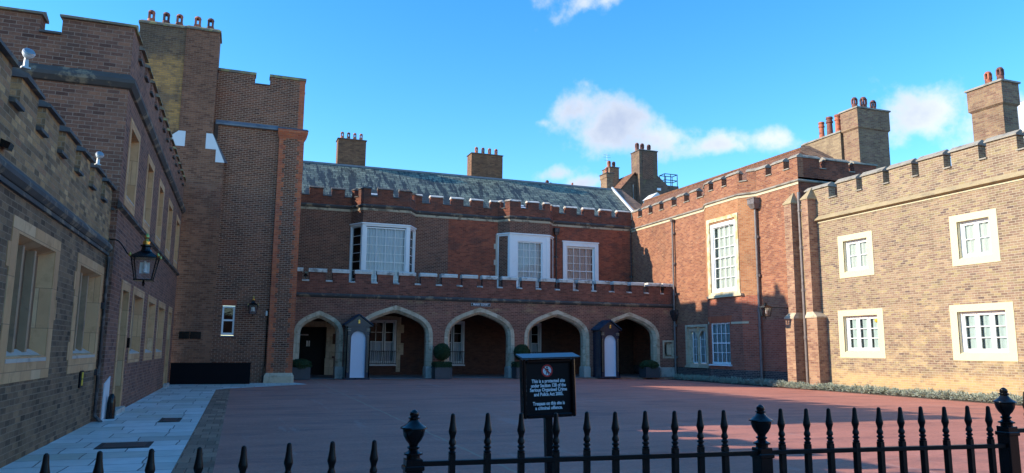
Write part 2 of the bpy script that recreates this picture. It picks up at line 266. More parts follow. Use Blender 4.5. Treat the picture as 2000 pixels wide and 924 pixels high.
B.bump(B.math('ADD', B.noise(P, 60, 4, .7), B.math('MULTIPLY', B.noise(P, 3, 3), 2)), .8, .012); M['court'] = B.out(c)
B = MatB('flagstones', .42, spec=.5); P = B.pos(); mp = B.new('Mapping'); mp.inputs['Location'].default_value = (.13, .2, 0); B.l.new(B.uv(), mp.inputs[0])
nn = B.new('TexNoise'); nn.inputs['Scale'].default_value = .9; B.l.new(P, nn.inputs['Vector']); sc = B.new('VectorMath'); sc.operation = 'SCALE'; B.l.new(nn.outputs['Color'], sc.inputs[0]); sc.inputs['Scale'].default_value = .16
ad = B.new('VectorMath'); ad.operation = 'ADD'; B.l.new(mp.outputs[0], ad.inputs[0]); B.l.new(sc.outputs[0], ad.inputs[1])
t = B.new('TexBrick'); t.offset = .43; t.squash = .72; t.squash_frequency = 3
for k, v in (('Scale', 1), ('Brick Width', .92), ('Row Height', .66), ('Mortar Size', .010), ('Mortar Smooth', .1), ('Bias', 0)): t.inputs[k].default_value = v
t.inputs['Color1'].default_value = (0, 0, 0, 1); t.inputs['Color2'].default_value = (1, 1, 1, 1); t.inputs['Mortar'].default_value = (.5, .5, .5, 1); B.l.new(ad.outputs[0], t.inputs['Vector'])
c = B.ramp(t.outputs['Color'], [(.50, .48, .42), (.72, .70, .64), (.84, .83, .79), (.58, .56, .46), (.78, .77, .72)])
c = B.mix(1.0, c, B.ramp(B.noise(P, 2.6, 6, .65), [(.66,)*3, (1, 1, 1), (1.3,)*3]), 'MULTIPLY'); c = B.mix(t.outputs['Fac'], c, (.10, .095, .09))
B.bump(B.math('ADD', B.math('MULTIPLY', t.outputs['Fac'], -1), B.noise(P, 9, 4)), .3, .01); M['flags'] = B.out(c)
M['setts'] = brick('granite_setts', [(0.257, 0.137, 0.090), (0.378, 0.202, 0.135), (0.468, 0.252, 0.165), (0.317, 0.167, 0.112)], (0.212, 0.111, 0.075), bw=.28, rh=.5, ms=.010, var=.3, warp=.006)
M['corrfloor'] = ashlar('corridor_paving', [(.16, .15, .15), (.22, .20, .20), (.19, .18, .18)], (.08, .07, .07), .9, .7, .7)
M['earth'] = plain('dark_soil', (.055, .042, .032), .95, .4, 6, bump=.6)
M['town'] = plain('street_asphalt', (.06, .058, .056), .85, .3, 2)
def leafmat(name, a, b):
    B = MatB(name, .65, spec=.25); c = B.ramp(B.noise(B.pos(), 9, 4, .7), [a, b]); return B.out(c)
M['leaf'] = leafmat('clipped_leaf', (.012, .030, .012), (.045, .085, .03))
M['lav'] = leafmat('grey_green_foliage', (.20, .24, .17), (.44, .47, .38))
# ------------------------------------------------------------------ mesh tools
def NB(): return bmesh.new()
def face(bm, pts):
    try: return bm.faces.new([bm.verts.new(p) for p in pts])
    except ValueError: return None
def hull8(bm, p):      # p: 4 bottom + 4 top
    v = [bm.verts.new(x) for x in p]
    for f in ((3, 2, 1, 0), (4, 5, 6, 7), (0, 1, 5, 4), (1, 2, 6, 5), (2, 3, 7, 6), (3, 0, 4, 7)): bm.faces.new([v[i] for i in f])
def box(bm, x0, x1, y0, y1, z0, z1):
    hull8(bm, [(x0, y0, z0), (x1, y0, z0), (x1, y1, z0), (x0, y1, z0), (x0, y0, z1), (x1, y0, z1), (x1, y1, z1), (x0, y1, z1)])
class Seg:
    "a wall line seen from outside: u runs to the right, d outward, z up"
    def __init__(s, p0, p1):
        s.o = Vector((*p0, 0)); t = Vector((*p1, 0))-s.o; s.len = t.length; s.t = t.normalized(); s.n = Vector((s.t.y, -s.t.x, 0))
    def P(s, u, d, z): return s.o+s.t*u+s.n*d+Vector((0, 0, z))
    def box(s, bm, u0, u1, d0, d1, z0, z1):
        hull8(bm, [s.P(u0, d1, z0), s.P(u1, d1, z0), s.P(u1, d0, z0), s.P(u0, d0, z0), s.P(u0, d1, z1), s.P(u1, d1, z1), s.P(u1, d0, z1), s.P(u0, d0, z1)])
    def prof(s, bm, u0, u1, pr, e0=0, e1=0):   # extrude closed (d,z) profile along u; e: mitre slope
        a = [bm.verts.new(s.P(u0-e0*d, d, z)) for d, z in pr]; b = [bm.verts.new(s.P(u1+e1*d, d, z)) for d, z in pr]; n = len(pr)
        for i in range(n): bm.faces.new([a[i], b[i], b[(i+1) % n], a[(i+1) % n]])
        bm.faces.new(a[::-1]); bm.faces.new(b)
    def wall(s, bm, u0, u1, z0, z1, holes=(), dep=.3, d=0, back=None):
        us = sorted({u0, u1, *[h[0] for h in holes], *[h[1] for h in holes]}); us = [u for u in us if u0 <= u <= u1]
        zs = sorted({z0, z1, *[h[2] for h in holes], *[h[3] for h in holes]}); zs = [z for z in zs if z0 <= z <= z1]
        for i in range(len(us)-1):
            for j in range(len(zs)-1):
                um = (us[i]+us[i+1])/2; zm = (zs[j]+zs[j+1])/2
                if any(h[0] < um < h[1] and h[2] < zm < h[3] for h in holes): continue
                face(bm, [s.P(us[i], d, zs[j]), s.P(us[i+1], d, zs[j]), s.P(us[i+1], d, zs[j+1]), s.P(us[i], d, zs[j+1])])
        for a, b, c, e in holes:
            e0 = min(e, z1); c0 = max(c, z0)
            for q in ([(a, c0), (a, e0)], [(a, e0), (b, e0)], [(b, e0), (b, c0)], [(b, c0), (a, c0)]):
                face(bm, [s.P(q[0][0], d, q[0][1]), s.P(q[1][0], d, q[1][1]), s.P(q[1][0], d-dep, q[1][1]), s.P(q[0][0], d-dep, q[0][1])])
def lathe(bm, prof, c=(0, 0, 0), seg=16, sq=1.0):
    rings = []
    for r, z in prof:
        rings.append([bm.verts.new((c[0]+r*math.cos(2*math.pi*i/seg)*sq, c[1]+r*math.sin(2*math.pi*i/seg), c[2]+z)) for i in range(seg)])
    for a, b in zip(rings, rings[1:]):
        for i in range(seg): bm.faces.new([a[i], a[(i+1) % seg], b[(i+1) % seg], b[i]])
    bm.faces.new(rings[0][::-1]); bm.faces.new(rings[-1])
def tube(bm, pts, r, seg=8):
    pts = [Vector(p) for p in pts]; rings = []
    for i, p in enumerate(pts):
        t = (pts[min(i+1, len(pts)-1)]-pts[max(i-1, 0)]).normalized()
        a = t.cross(Vector((0, 0, 1))) if abs(t.z) < .95 else t.cross(Vector((1, 0, 0))); a.normalize(); b = t.cross(a)
        rings.append([bm.verts.new(p+a*r*math.cos(2*math.pi*k/seg)+b*r*math.sin(2*math.pi*k/seg)) for k in range(seg)])
    for A, Bq in zip(rings, rings[1:]):
        for k in range(seg): bm.faces.new([A[k], A[(k+1) % seg], Bq[(k+1) % seg], Bq[k]])
    bm.faces.new(rings[0][::-1]); bm.faces.new(rings[-1])
def finish(bm, name, mat, parent=None, origin=(0, 0, 0), smooth=False, bevel=0, recalc=True):
    if recalc: bmesh.ops.recalc_face_normals(bm, faces=bm.faces)
    if bevel: bmesh.ops.bevel(bm, geom=[e for e in bm.edges if len(e.link_faces) == 2 and e.calc_face_angle(0) > .5], offset=bevel, segments=1, affect='EDGES', clamp_overlap=True)
    bm.normal_update(); uvl = bm.loops.layers.uv.new('UVMap'); Z = Vector((0, 0, 1))
    for f in bm.faces:
        n = f.normal
        t = Vector((1, 0, 0)) if abs(n.z) > .98 else Z.cross(n).normalized()
        b = n.cross(t)
        if abs(n.z) > .98: b = Vector((0, 1, 0))
        for l in f.loops: l[uvl].uv = (l.vert.co.dot(t), l.vert.co.dot(b))
        f.smooth = smooth
    if origin != (0, 0, 0): bmesh.ops.translate(bm, verts=bm.verts, vec=(-origin[0], -origin[1], -origin[2]))
    me = bpy.data.meshes.new(name); bm.to_mesh(me); bm.free(); me.materials.append(mat)
    o = bpy.data.objects.new(name, me); COL.objects.link(o)
    if parent: o.parent = parent
    elif origin != (0, 0, 0): o.location = origin
    if smooth:
        try: me.set_sharp_from_angle(angle=math.radians(35))
        except Exception: pass
    return o
def tag(o, label, cat, group=None, kind=None):
    o['label'] = label; o['category'] = cat
    if group: o['group'] = group
    if kind: o['kind'] = kind
    return o
class T:
    def __init__(s, name, label, cat, loc=(0, 0, 0), group=None, rz=0):
        e = bpy.data.objects.new(name, None); COL.objects.link(e); e.location = loc; e.rotation_euler = (0, 0, rz); e.empty_display_size = .2
        tag(e, label, cat, group); s.e = e; s.loc = loc; s.local = False
    def part(s, name, bm, mat, parent=None, **k):
        return finish(bm, name, M[mat] if isinstance(mat, str) else mat, parent or s.e, origin=(0, 0, 0) if s.local else tuple(s.loc), **k)
def struct(name, bm, mat):
    o = finish(bm, name, M[mat]); o['kind'] = 'structure'; return o
def copy_tree(o, parent=None):
    c = o.copy(); COL.objects.link(c); c.parent = parent
    for ch in o.children: copy_tree(ch, c)
    return c
def text_bm(txt, size, bold=0, spacing=1.0, line=1.0, align='CENTER', squeeze=1):
    cu = bpy.data.curves.new('lettering', 'FONT'); cu.body = txt; cu.size = size; cu.align_x = align; cu.align_y = 'CENTER'; cu.offset = bold; cu.space_character = spacing; cu.space_line = line; cu.extrude = .0008; cu.resolution_u = 3
    o = bpy.data.objects.new('lettering', cu); COL.objects.link(o); bpy.context.view_layer.update()
    me = bpy.data.meshes.new_from_object(o.evaluated_get(bpy.context.evaluated_depsgraph_get())); bm = NB(); bm.from_mesh(me)
    bpy.data.objects.remove(o); bpy.data.curves.remove(cu); bpy.data.meshes.remove(me)
    bmesh.ops.scale(bm, vec=(squeeze, 1, 1), verts=bm.verts)
    return bm
def place_bm(bm, o, t, up):    # map local x,y,z to t, up, normal at origin o
    t = Vector(t).normalized(); up = Vector(up).normalized(); n = t.cross(up)
    m = Matrix(((t.x, up.x, n.x, o[0]), (t.y, up.y, n.y, o[1]), (t.z, up.z, n.z, o[2]), (0, 0, 0, 1)))
    bmesh.ops.transform(bm, matrix=m, verts=bm.verts); return bm
# ------------------------------------------------------------------ the builder kit
def coping(t, seg, u0, u1, th, z, mat, h=.16, ov=.06, d=0, e0=0, e1=0, parent=None, ridge=True, name='coping_stone'):
    bm = NB(); x0 = d-th-ov; x1 = d+ov; m = (x0+x1)/2
    pr = [(x1, z), (x1, z+.05), (m+.03, z+h), (m-.03, z+h), (x0, z+.05), (x0, z)] if ridge else [(x1, z), (x1, z+h*.7), (x1-.05, z+h), (x0, z+h), (x0, z)]
    seg.prof(bm, u0-ov*.7, u1+ov*.7, pr); bmesh.ops.reverse_faces(bm, faces=bm.faces)
    for v in bm.verts: v.co += Vector((random.uniform(-.009, .009), random.uniform(-.009, .009), random.uniform(-.002, .012)))
    return t.part(name, bm, mat, parent)
def crenel(t, wallbm, seg, u0, u1, zb, zn, zt, merl, th, capm, sillm=None, h=.16, d=0, ov=.06, ridge=True):
    "parapet from zb to zn, merlons [(a,b)] up to zt with copings, sills in the gaps"
    seg.box(wallbm, u0, u1, d-th, d, zb, zn)
    ms = sorted(merl)
    for a, b in ms:
        seg.box(wallbm, a, b, d-th, d, zn, zt); coping(t, seg, a, b, th, zt, capm, h, ov, d, ridge=ridge)
    gaps = []; e = u0
    for a, b in ms:
        if a-e > .05: gaps.append((e, a))
        e = b
    if u1-e > .05: gaps.append((e, u1))
    for a, b in gaps:
        bm = NB(); seg.prof(bm, a+.004, b-.004, [(d+ov, zn+.002), (d+ov, zn+.05), (d-th*.4, zn+.11), (d-th-.02, zn+.11), (d-th-.02, zn+.002)]); t.part('notch_sill', bm, sillm or capm)
def sash(t, seg, u0, u1, z0, z1, cols, rows, parent=None, d=-.12, fw=.07, mw=.025, mat='white', curtain='curtain', room=.9, mid=None, name='window', cdep=.16, cover=1.0, parts=None, gap=0, rm='dark'):
    bm = NB(); seg.box(bm, u0, u0+fw, d-.06, d, z0, z1); seg.box(bm, u1-fw, u1, d-.06, d, z0, z1); seg.box(bm, u0+fw, u1-fw, d-.06, d, z1-fw, z1); seg.box(bm, u0+fw, u1-fw, d-.06, d, z0, z0+fw*1.3)
    a, b, c, e = u0+fw, u1-fw, z0+fw*1.3, z1-fw
    for i in range(1, cols): x = a+(b-a)*i/cols; seg.box(bm, x-mw/2, x+mw/2, d-.045, d-.008, c, e)
    for j in range(1, rows):
        z = c+(e-c)*j/rows; w = mw*1.9 if mid == j else mw
        seg.box(bm, a, b, d-.042, d-.011 if mid != j else d-.004, z-w/2, z+w/2)
    w = t.part(name, bm, mat, parent)
    bm = NB(); face(bm, [seg.P(a, d-.03, c), seg.P(b, d-.03, c), seg.P(b, d-.03, e), seg.P(a, d-.03, e)]); t.part('pane', bm, 'glass', w if parent is None else parent, recalc=False)
    if curtain:
        bm = NB(); n = max(8, int((b-a)/.035)); zt = e if cover == 1 else c+(e-c)*cover; pv = None
        for i in range(int(n*gap), n+1):
            u = a+(b-a)*i/n; dd = d-cdep+.022*math.sin(i*1.25+u0)+.012*math.sin(i*.47+2*u1); q = (bm.verts.new(seg.P(u, dd, c)), bm.verts.new(seg.P(u, dd, zt)))
            if pv: bm.faces.new([pv[0], q[0], q[1], pv[1]])
            pv = q
        t.part('curtain', bm, curtain, w if parent is None else parent, smooth=True, recalc=False)
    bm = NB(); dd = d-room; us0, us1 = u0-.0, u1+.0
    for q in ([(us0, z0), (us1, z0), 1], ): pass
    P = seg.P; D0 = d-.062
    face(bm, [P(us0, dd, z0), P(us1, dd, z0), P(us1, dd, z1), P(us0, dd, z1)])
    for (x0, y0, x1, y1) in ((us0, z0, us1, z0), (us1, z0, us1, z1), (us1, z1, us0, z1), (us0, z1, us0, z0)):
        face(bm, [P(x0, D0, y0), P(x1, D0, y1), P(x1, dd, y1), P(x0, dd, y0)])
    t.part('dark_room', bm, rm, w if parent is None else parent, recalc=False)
    return w
def frame_rect(bm, seg, u0, u1, z0, z1, w, d0, d1, wb=None, wt=None):
    wb = w if wb is None else wb; wt = w if wt is None else wt
    seg.box(bm, u0, u0+w, d0, d1, z0, z1); seg.box(bm, u1-w, u1, d0, d1, z0, z1); seg.box(bm, u0+w, u1-w, d0, d1, z0, z0+wb); seg.box(bm, u0+w, u1-w, d0, d1, z1-wt, z1)
def pot_bm(kind, c, s=1.0, hcut=True):
    bm = NB(); x, y, z = c
    if kind == 'tall': lathe(bm, [(.14*s, 0), (.13*s, .1), (.115*s, .62*s), (.15*s, .64*s), (.15*s, .70*s), (.125*s, .72*s), (.125*s, .80*s), (.15*s, .82*s), (.14*s, .90*s)], c, 14)
    else:   # hooded pot with open sides: body, four posts and a domed cap
        H = .62*s; r = .135*s; lathe(bm, [(r*1.08, 0), (r*1.05, H*.40), (r*.98, H*.42)], c, 14)
        for k in range(4):
            a = math.pi/4+k*math.pi/2; px, py = x+math.cos(a)*r*.82, y+math.sin(a)*r*.82
            box(bm, px-.035*s, px+.035*s, py-.035*s, py+.035*s, z+H*.41, z+H*.84)
        lathe(bm, [(r*.98, H*.82), (r*.98, H*.88), (r*.8, H*.96), (r*.5, H), (r*.15, H*1.02)], c, 14)
    return bm
def chimney(t, x0, x1, y0, y1, z0, z1, mat, pots, capm='st_grey', band=None, parent=None, flare=.06, cap=.12, name='chimney', potm='terra'):
    bm = NB()
    if band:
        box(bm, x0, x1, y0, y1, z0, band-.08); f = flare
        hull8(bm, [(x0, y0, band-.08), (x1, y0, band-.08), (x1, y1, band-.08), (x0, y1, band-.08), (x0-f, y0-f, band), (x1+f, y0-f, band), (x1+f, y1+f, band), (x0-f, y1+f, band)])
        box(bm, x0-f, x1+f, y0-f, y1+f, band+.002, z1)
    else: box(bm, x0, x1, y0, y1, z0, z1); f = 0
    c = t.part(name, bm, mat, parent)
    bm = NB(); o = f+.06; box(bm, x0-o, x1+o, y0-o, y1+o, z1+.002, z1+cap*.6); hull8(bm, [(x0-o, y0-o, z1+cap*.6), (x1+o, y0-o, z1+cap*.6), (x1+o, y1+o, z1+cap*.6), (x0-o, y1+o, z1+cap*.6), (x0+.05, y0+.05, z1+cap*1.3), (x1-.05, y0+.05, z1+cap*1.3), (x1-.05, y1-.05, z1+cap*1.3), (x0+.05, y1-.05, z1+cap*1.3)])
    t.part('chimney_cap', bm, capm, c if parent is None else parent)
    for i, (k, px, py, s) in enumerate(pots):
        t.part('chimney_pot', pot_bm(k, (px, py, z1+cap*1.2), s), potm if i % 3 != 1 else 'terrad', c if parent is None else parent, smooth=True)
    return c
def drainpipe(t, x, y, z0, z1, r=.055, mat='pipe', n=(-1, 0), hopper=None, br=None, name='drainpipe'):
    bm = NB(); tube(bm, [(x, y, z0+.12), (x, y, z1)], r, 12)
    tube(bm, [(x+n[0]*.14, y+n[1]*.14, z0), (x, y, z0+.14)], r, 10)
    for z in (br or [z0+1.2+i*1.9 for i in range(int((z1-z0)/1.9))]): lathe(bm, [(r*1.28, 0), (r*1.28, .09)], (x, y, z), 12)
    p = t.part(name, bm, mat, smooth=True)
    for z in (br or [z0+1.2+i*1.9 for i in range(int((z1-z0)/1.9))]):
        bm = NB(); a = .11
        if n[0]: box(bm, x-n[0]*(r+.01), x+n[0]*.02, y-a, y+a, z+.01, z+.08) if False else box(bm, min(x, x-n[0]*(r+.02)), max(x, x-n[0]*(r+.02)), y-a-.03, y+a+.03, z-.02, z+.11)
        else: box(bm, x-a-.03, x+a+.03, min(y, y-n[1]*(r+.02)), max(y, y-n[1]*(r+.02)), z-.02, z+.11)
        t.part('bracket', bm, mat, p)
    if hopper:
        w, h = hopper; bm = NB(); hull8(bm, [(x-w*.3, y-w*.3, z1-.02), (x+w*.3, y-w*.3, z1-.02), (x+w*.3, y+w*.3, z1-.02), (x-w*.3, y+w*.3, z1-.02), (x-w*.5, y-w*.5, z1+h*.45), (x+w*.5, y-w*.5, z1+h*.45), (x+w*.5, y+w*.5, z1+h*.45), (x-w*.5, y+w*.5, z1+h*.45)])
        box(bm, x-w*.52, x+w*.52, y-w*.52, y+w*.52, z1+h*.45+.002, z1+h); box(bm, x-w*.58, x+w*.58, y-w*.58, y+w*.58, z1+h+.002, z1+h+.04); t.part('hopper_head', bm, mat, p)
    return p
# ================================================================== GROUND
bm = NB(); face(bm, [(-700, -500, -.20), (900, -500, -.20), (900, 1100, -.20), (-700, 1100, -.20)]); struct('street_ground', bm, 'town')
bm = NB(); xs_ = [-.26, 15, 19, 23.9, 24.9]; zs_ = [0, 0, -.04, -.10, -.10]
for i in range(4): face(bm, [(xs_[i], 1.5, zs_[i]), (xs_[i+1], 1.5, zs_[i+1]), (xs_[i+1], 39.2, zs_[i+1]), (xs_[i], 39.2, zs_[i])])
bmesh.ops.remove_doubles(bm, verts=bm.verts, dist=.001); struct('courtyard_ground', bm, 'court')
bm = NB(); face(bm, [(-6, -8, .0), (-.72, -8, .0), (-.72, 30.2, .0), (-6, 30.2, .0)]) ; face(bm, [(-6, 30.2, 0), (-.72, 30.2, 0), (-.3, 31.0, 0), (2.9, 33.9, 0), (2.4, 35.7, 0), (-6, 35.7, 0)])
bmesh.ops.translate(bm, verts=bm.verts, vec=(0, 0, .008)); struct('flagstone_pavement', bm, 'flags')
bm = NB(); face(bm, [(-.72, -8, .004), (-.22, -8, .004), (-.22, 31.05, .004), (-.3, 31.05, .004), (-.72, 30.25, .004)]); struct('sett_border', bm, 'setts')
bm = NB(); box(bm, 2.3, 25.0, 39.1, 44.7, -.1, .03); struct('arcade_floor', bm, 'corrfloor')
bm = NB(); box(bm, 2.35, 25.0, 38.85, 39.1, -.1, .012); struct('arcade_kerb', bm, 'setts')
bm = NB(); box(bm, -20, 40, -6, 1.5, -.15, -.01); struct('forecourt_pavement', bm, 'setts')
bm = NB(); box(bm, 24.15, 25.0, 10, 27.0, -.2, -.07); box(bm, 24.05, 25.0, 29.6, 39.0, -.2, -.07); struct('planting_bed', bm, 'earth')
# ================================================================== LEFT LOW RANGE
t = T('brick_building', 'low grey-brown brick range nearest on the left, with two deep stone windows and battlements', 'building', (-2.83, 8, 0))
sg = Seg((-2.83, -6), (-2.83, 18.15)); U = lambda y: y+6
wins = [(U(7.0), U(9.4)), (U(11.15), U(13.55)), (U(15.25), U(17.72))]
holes = [(a, b, 1.22, 3.15) for a, b in wins]
bm = NB(); sg.wall(bm, 0, U(18.15), -.1, 3.62, holes, .5); face(bm, [sg.P(U(18.15), 0, -.1), sg.P(U(18.15), -1, -.1), sg.P(U(18.15), -1, 3.62), sg.P(U(18.15), 0, 3.62)]); t.part('wall', bm, 'b_low')
bm = NB(); sg.prof(bm, 0, U(18.3), [(0, 3.60), (.05, 3.62), (.10, 3.68), (.10, 3.74), (.0, 3.86)]); sg.box(bm, 0, U(18.3), -.02, .045, 3.54, 3.60); t.part('string_course', bm, 'st_string')
bm = NB(); ms = []; k = 11.8-1.29*10
while k < 17.5:
    a = k+.22; b = k+1.29-.22
    if b > -5.5: ms.append((U(max(a, -5.9)), U(min(b, 18.1))))
    k += 1.29
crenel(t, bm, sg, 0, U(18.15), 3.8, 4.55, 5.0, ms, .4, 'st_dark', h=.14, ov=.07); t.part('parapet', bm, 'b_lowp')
bm = NB(); box(bm, -12, -3.25, -6, 18, 3.9, 4.2); t.part('roof', bm, 'lead')
for wi, (a, b) in enumerate(wins):
    bm = NB(); frame_rect(bm, sg, a-.14, b+.16, 1.1, 3.26, .30, -.10, .012, .34, .20)
    for z in (1.5, 2.1, 2.75): sg.box(bm, a-.26, a-.135, -.08, .010, z-.16, z+.16) if z != 2.1 else None; sg.box(bm, b+.155, b+.27, -.08, .010, z-.1, z+.22) if z == 2.1 else None
    w = t.part('window', bm, 'st_left')
    bm = NB(); A, Bb = a+.16, b-.14     # splayed stone reveals
    for q in ([(A, .0, 1.44), (A, 0, 3.06), (A+.06, -.2, 2.98), (A+.06, -.2, 1.5)], [(Bb, .0, 1.44), (Bb, 0, 3.06), (Bb-.10, -.2, 2.98), (Bb-.10, -.2, 1.5)], [(A, 0, 3.06), (Bb, 0, 3.06), (Bb-.10, -.2, 2.98), (A+.06, -.2, 2.98)], [(A, 0, 1.44), (Bb, 0, 1.44), (Bb-.10, -.2, 1.5), (A+.06, -.2, 1.5)]): face(bm, [sg.P(*p) for p in q])
    t.part('reveal', bm, 'st_left', w)
    wd = (Bb-A-.16)
    for k in (1/3, 2/3):
        bm = NB(); u = A+.06+wd*k; sg.prof(bm, u-.05, u+.05, [(-.09, 1.5), (-.09, 2.98), (-.215, 2.98), (-.215, 1.5)]); t.part('mullion', bm, 'st_mull', w)
    bm = NB(); sg.box(bm, A, Bb, -.26, -.20, 1.42, 3.06); t.part('shutter', bm, 'wood', w)
    bm = NB(); sg.prof(bm, A-.02, Bb+.02, [(.02, 1.36), (.02, 1.41), (-.19, 1.54), (-.19, 1.36)]); t.part('sill', bm, 'st_sill', w)
drainpipe(t, -2.77, 17.95, 0, 3.5, .035, 'pipe', (1, 0), br=[1.0, 2.4])
# ================================================================== LEFT TALL RANGE
t = T('brick_building', 'tall purple-brown brick range on the left with five narrow upper stone windows', 'building', (-2.7, 18.1, 0))
sg = Seg((-2.7, 18.1), (-2.7, 34.9)); U = lambda y: y-18.1
up = [(18.8, 20.55), (22.3, 23.95), (25.5, 27.15), (28.85, 30.65), (32.45, 34.3)]
lo = [(21.6, 24.0), (25.0, 27.35), (28.15, 30.6)]; drs = [(19.56, 21.0), (32.0, 33.6)]
hl = [(U(a)+.2, U(b)-.2, 5.05, 6.75) for a, b in up]+[(U(a)+.2, U(b)-.2, 1.35, 3.02) for a, b in lo]+[(U(a)+.2, U(b)-.2, .1, 3.0) for a, b in drs]
bm = NB(); sg.wall(bm, 0, U(34.9), -.1, 7.35, hl, .5)
t.part('wall', bm, 'b_tall'); bm = NB(); s2 = Seg((-12, 18.1), (-2.7, 18.1)); s2.wall(bm, 0, 9.3, -.1, 7.35); t.part('end_wall', bm, 'b_tall')
bm = NB(); sg.prof(bm, -.1, U(34.9), [(0, 4.60), (.09, 4.64), (.09, 4.70), (0, 4.80)]); t.part('string_course', bm, 'st_string')
bm = NB(); sg.prof(bm, 0, U(34.9), [(0, 7.34), (.06, 7.36), (.14, 7.46), (.14, 7.54), (.0, 7.70)], e0=1); s2.prof(bm, 0, 9.3, [(0, 7.34), (.06, 7.36), (.14, 7.46), (.14, 7.54), (.0, 7.70)], e1=1); t.part('cornice', bm, 'st_string')
bm = NB(); ms = [(.402, 1.0)]+[(1.42+1.22*i, 1.42+1.22*i+.8) for i in range(13)]
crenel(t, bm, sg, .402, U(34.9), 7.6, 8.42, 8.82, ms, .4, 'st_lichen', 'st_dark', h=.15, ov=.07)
X = lambda x: x+12
crenel(t, bm, s2, 0, 9.3, 7.6, 8.42, 8.82, [(X(-9.7), X(-8.1)), (X(-7.6), X(-6.0)), (X(-5.6), X(-4.55)), (X(-4.13), 9.3)], .398, 'st_lichen', 'st_dark', h=.15, ov=.07)
t.part('parapet', bm, 'b_tall')
bm = NB(); box(bm, -12, -3.1, 18.5, 36, 7.5, 7.9); t.part('roof', bm, 'lead')
def stone_win(t, sg, a, b, z0, z1, zs, sill, fw=.28, mull=True, gl=True):
    dp = .40 if z0 > 4 else .21
    bm = NB(); frame_rect(bm, sg, a, b, z0, z1, fw*.8, -.10, .014, .26 if sill else fw*.7, .2)
    w = t.part('window', bm, 'st_left'); A, Bb, C, D = a+fw*.8, b-fw*.8, z0+(.26 if sill else 0), z1-.2
    bm = NB()
    for q in ([(A, 0, C), (A, 0, D), (A+.05, -dp, D-.06), (A+.05, -dp, C+.06)], [(Bb, 0, C), (Bb, 0, D), (Bb-.10, -dp, D-.06), (Bb-.10, -dp, C+.06)], [(A, 0, D), (Bb, 0, D), (Bb-.10, -dp, D-.06), (A+.05, -dp, D-.06)], [(A, 0, C), (Bb, 0, C), (Bb-.10, -dp, C+.06), (A+.05, -dp, C+.06)]): face(bm, [sg.P(*p) for p in q])
    t.part('reveal', bm, 'st_left', w)
    if mull:
        bm = NB(); u = (A+Bb)/2-.05; sg.box(bm, u-.05, u+.05, -dp, -dp+.13, C+.05, D-.04); t.part('mullion', bm, 'st_mull' if z0 < 4 else 'st_left', w)
    bm = NB(); sg.box(bm, A-.05, Bb+.05, -dp-.06, -dp, C-.1, D+.05); t.part('shutter', bm, 'wood' if sill else 'st_left', w)
    if sill: bm = NB(); sg.prof(bm, A-.02, Bb+.02, [(.02, C-.03), (.02, C+.0), (-dp+.01, C+.10), (-dp+.01, C-.03)]); t.part('sill', bm, 'st_sill', w)
    return w
for a, b in up: stone_win(t, sg, U(a), U(b), 4.82, 6.9, None, True)
for a, b in lo: stone_win(t, sg, U(a), U(b), 1.16, 3.15, None, True)
for a, b in drs:
    bm = NB(); ua, ub = U(a), U(b); frame_rect(bm, sg, ua, ub, .0, 3.15, .22, -.10, .02, .1, .22)
    for z in (.5, 1.7): sg.box(bm, ub-.01, ub+.10, -.08, .018, z-.25, z+.3)
    d = t.part('door_surround', bm, 'st_left'); bm = NB(); sg.box(bm, ua+.2, ub-.2, -.5, -.42, .05, 2.98)
    for k in range(4): sg.box(bm, ua+.26+k*.25, ua+.28+k*.25, -.42, -.41, .1, 2.9)
    t.part('door_leaf', bm, 'wood', d); bm = NB(); sg.box(bm, ua, ub, -.45, .12, -.02, .12); t.part('doorstep', bm, 'st_plinth', d)
    bm = NB()
    for q in ([(ua+.22, 0, .1), (ua+.22, 0, 2.93), (ua+.22, -.42, 2.93), (ua+.22, -.42, .1)], [(ub-.22, 0, .1), (ub-.22, 0, 2.93), (ub-.3, -.42, 2.93), (ub-.3, -.42, .1)], [(ua+.22, 0, 2.93), (ub-.22, 0, 2.93), (ub-.22, -.42, 2.9), (ua+.22, -.42, 2.9)]): face(bm, [sg.P(*p) for p in q])
    t.part('reveal', bm, 'st_left', d)
bm = NB(); sg.box(bm, U(22.6)-1.35, U(22.6)-1.22, .0, .06, 1.55, 1.8); t.part('door_buzzer', bm, 'black')
# ================================================================== TOWER WITH CHIMNEY BREAST
t = T('brick_tower', 'battlemented dark brick tower in the left corner with orange quoins, chimney breast and pots', 'tower', (0, 35.6, 0))
sg = Seg((-6, 35.6), (2.25, 35.6)); U = lambda x: x+6
bm = NB(); wh = (U(-.80), U(-.27), 2.08, 3.42)
sg.wall(bm, U(-1.5), U(2.25), -.1, 11.8, [wh], .2); sg.wall(bm, 0, U(-1.5), -.1, 11.0)
se = Seg((2.25, 35.6), (2.25, 44.7)); se.wall(bm, 0, 9.1, -.1, 13.6); sw = Seg((-6, 44.7), (-6, 35.6)); sw.wall(bm, 0, 9.1, -.1, 13.6)
sg.wall(bm, 0, 8.25, 11.8, 13.6); t.part('wall', bm, 'b_tower')
bm = NB(); crenel(t, bm, sg, 0, 8.25, 13.6, 13.86, 14.30, [(U(-1.66), U(-.03)), (U(.64), 8.25)], .45, 'st_lichen', 'st_dark', h=.14, ov=.05, ridge=False)
crenel(t, bm, se, .45, 9.1, 13.6, 13.86, 14.30, [(1.9, 3.5), (4.15, 5.8), (6.45, 9.1)], .45, 'st_lichen', 'st_dark', h=.14, ov=.05, ridge=False)
crenel(t, bm, sw, 0, 8.6, 13.6, 13.86, 14.30, [(0, 1.7), (2.4, 4), (4.7, 6.3)], .45, 'st_lichen', 'st_dark', h=.14, ov=.05, ridge=False)
t.part('parapet', bm, 'b_tower')
bm = NB(); box(bm, -5.6, 1.85, 36, 44.3, 12.9, 13.3); t.part('roof', bm, 'lead')
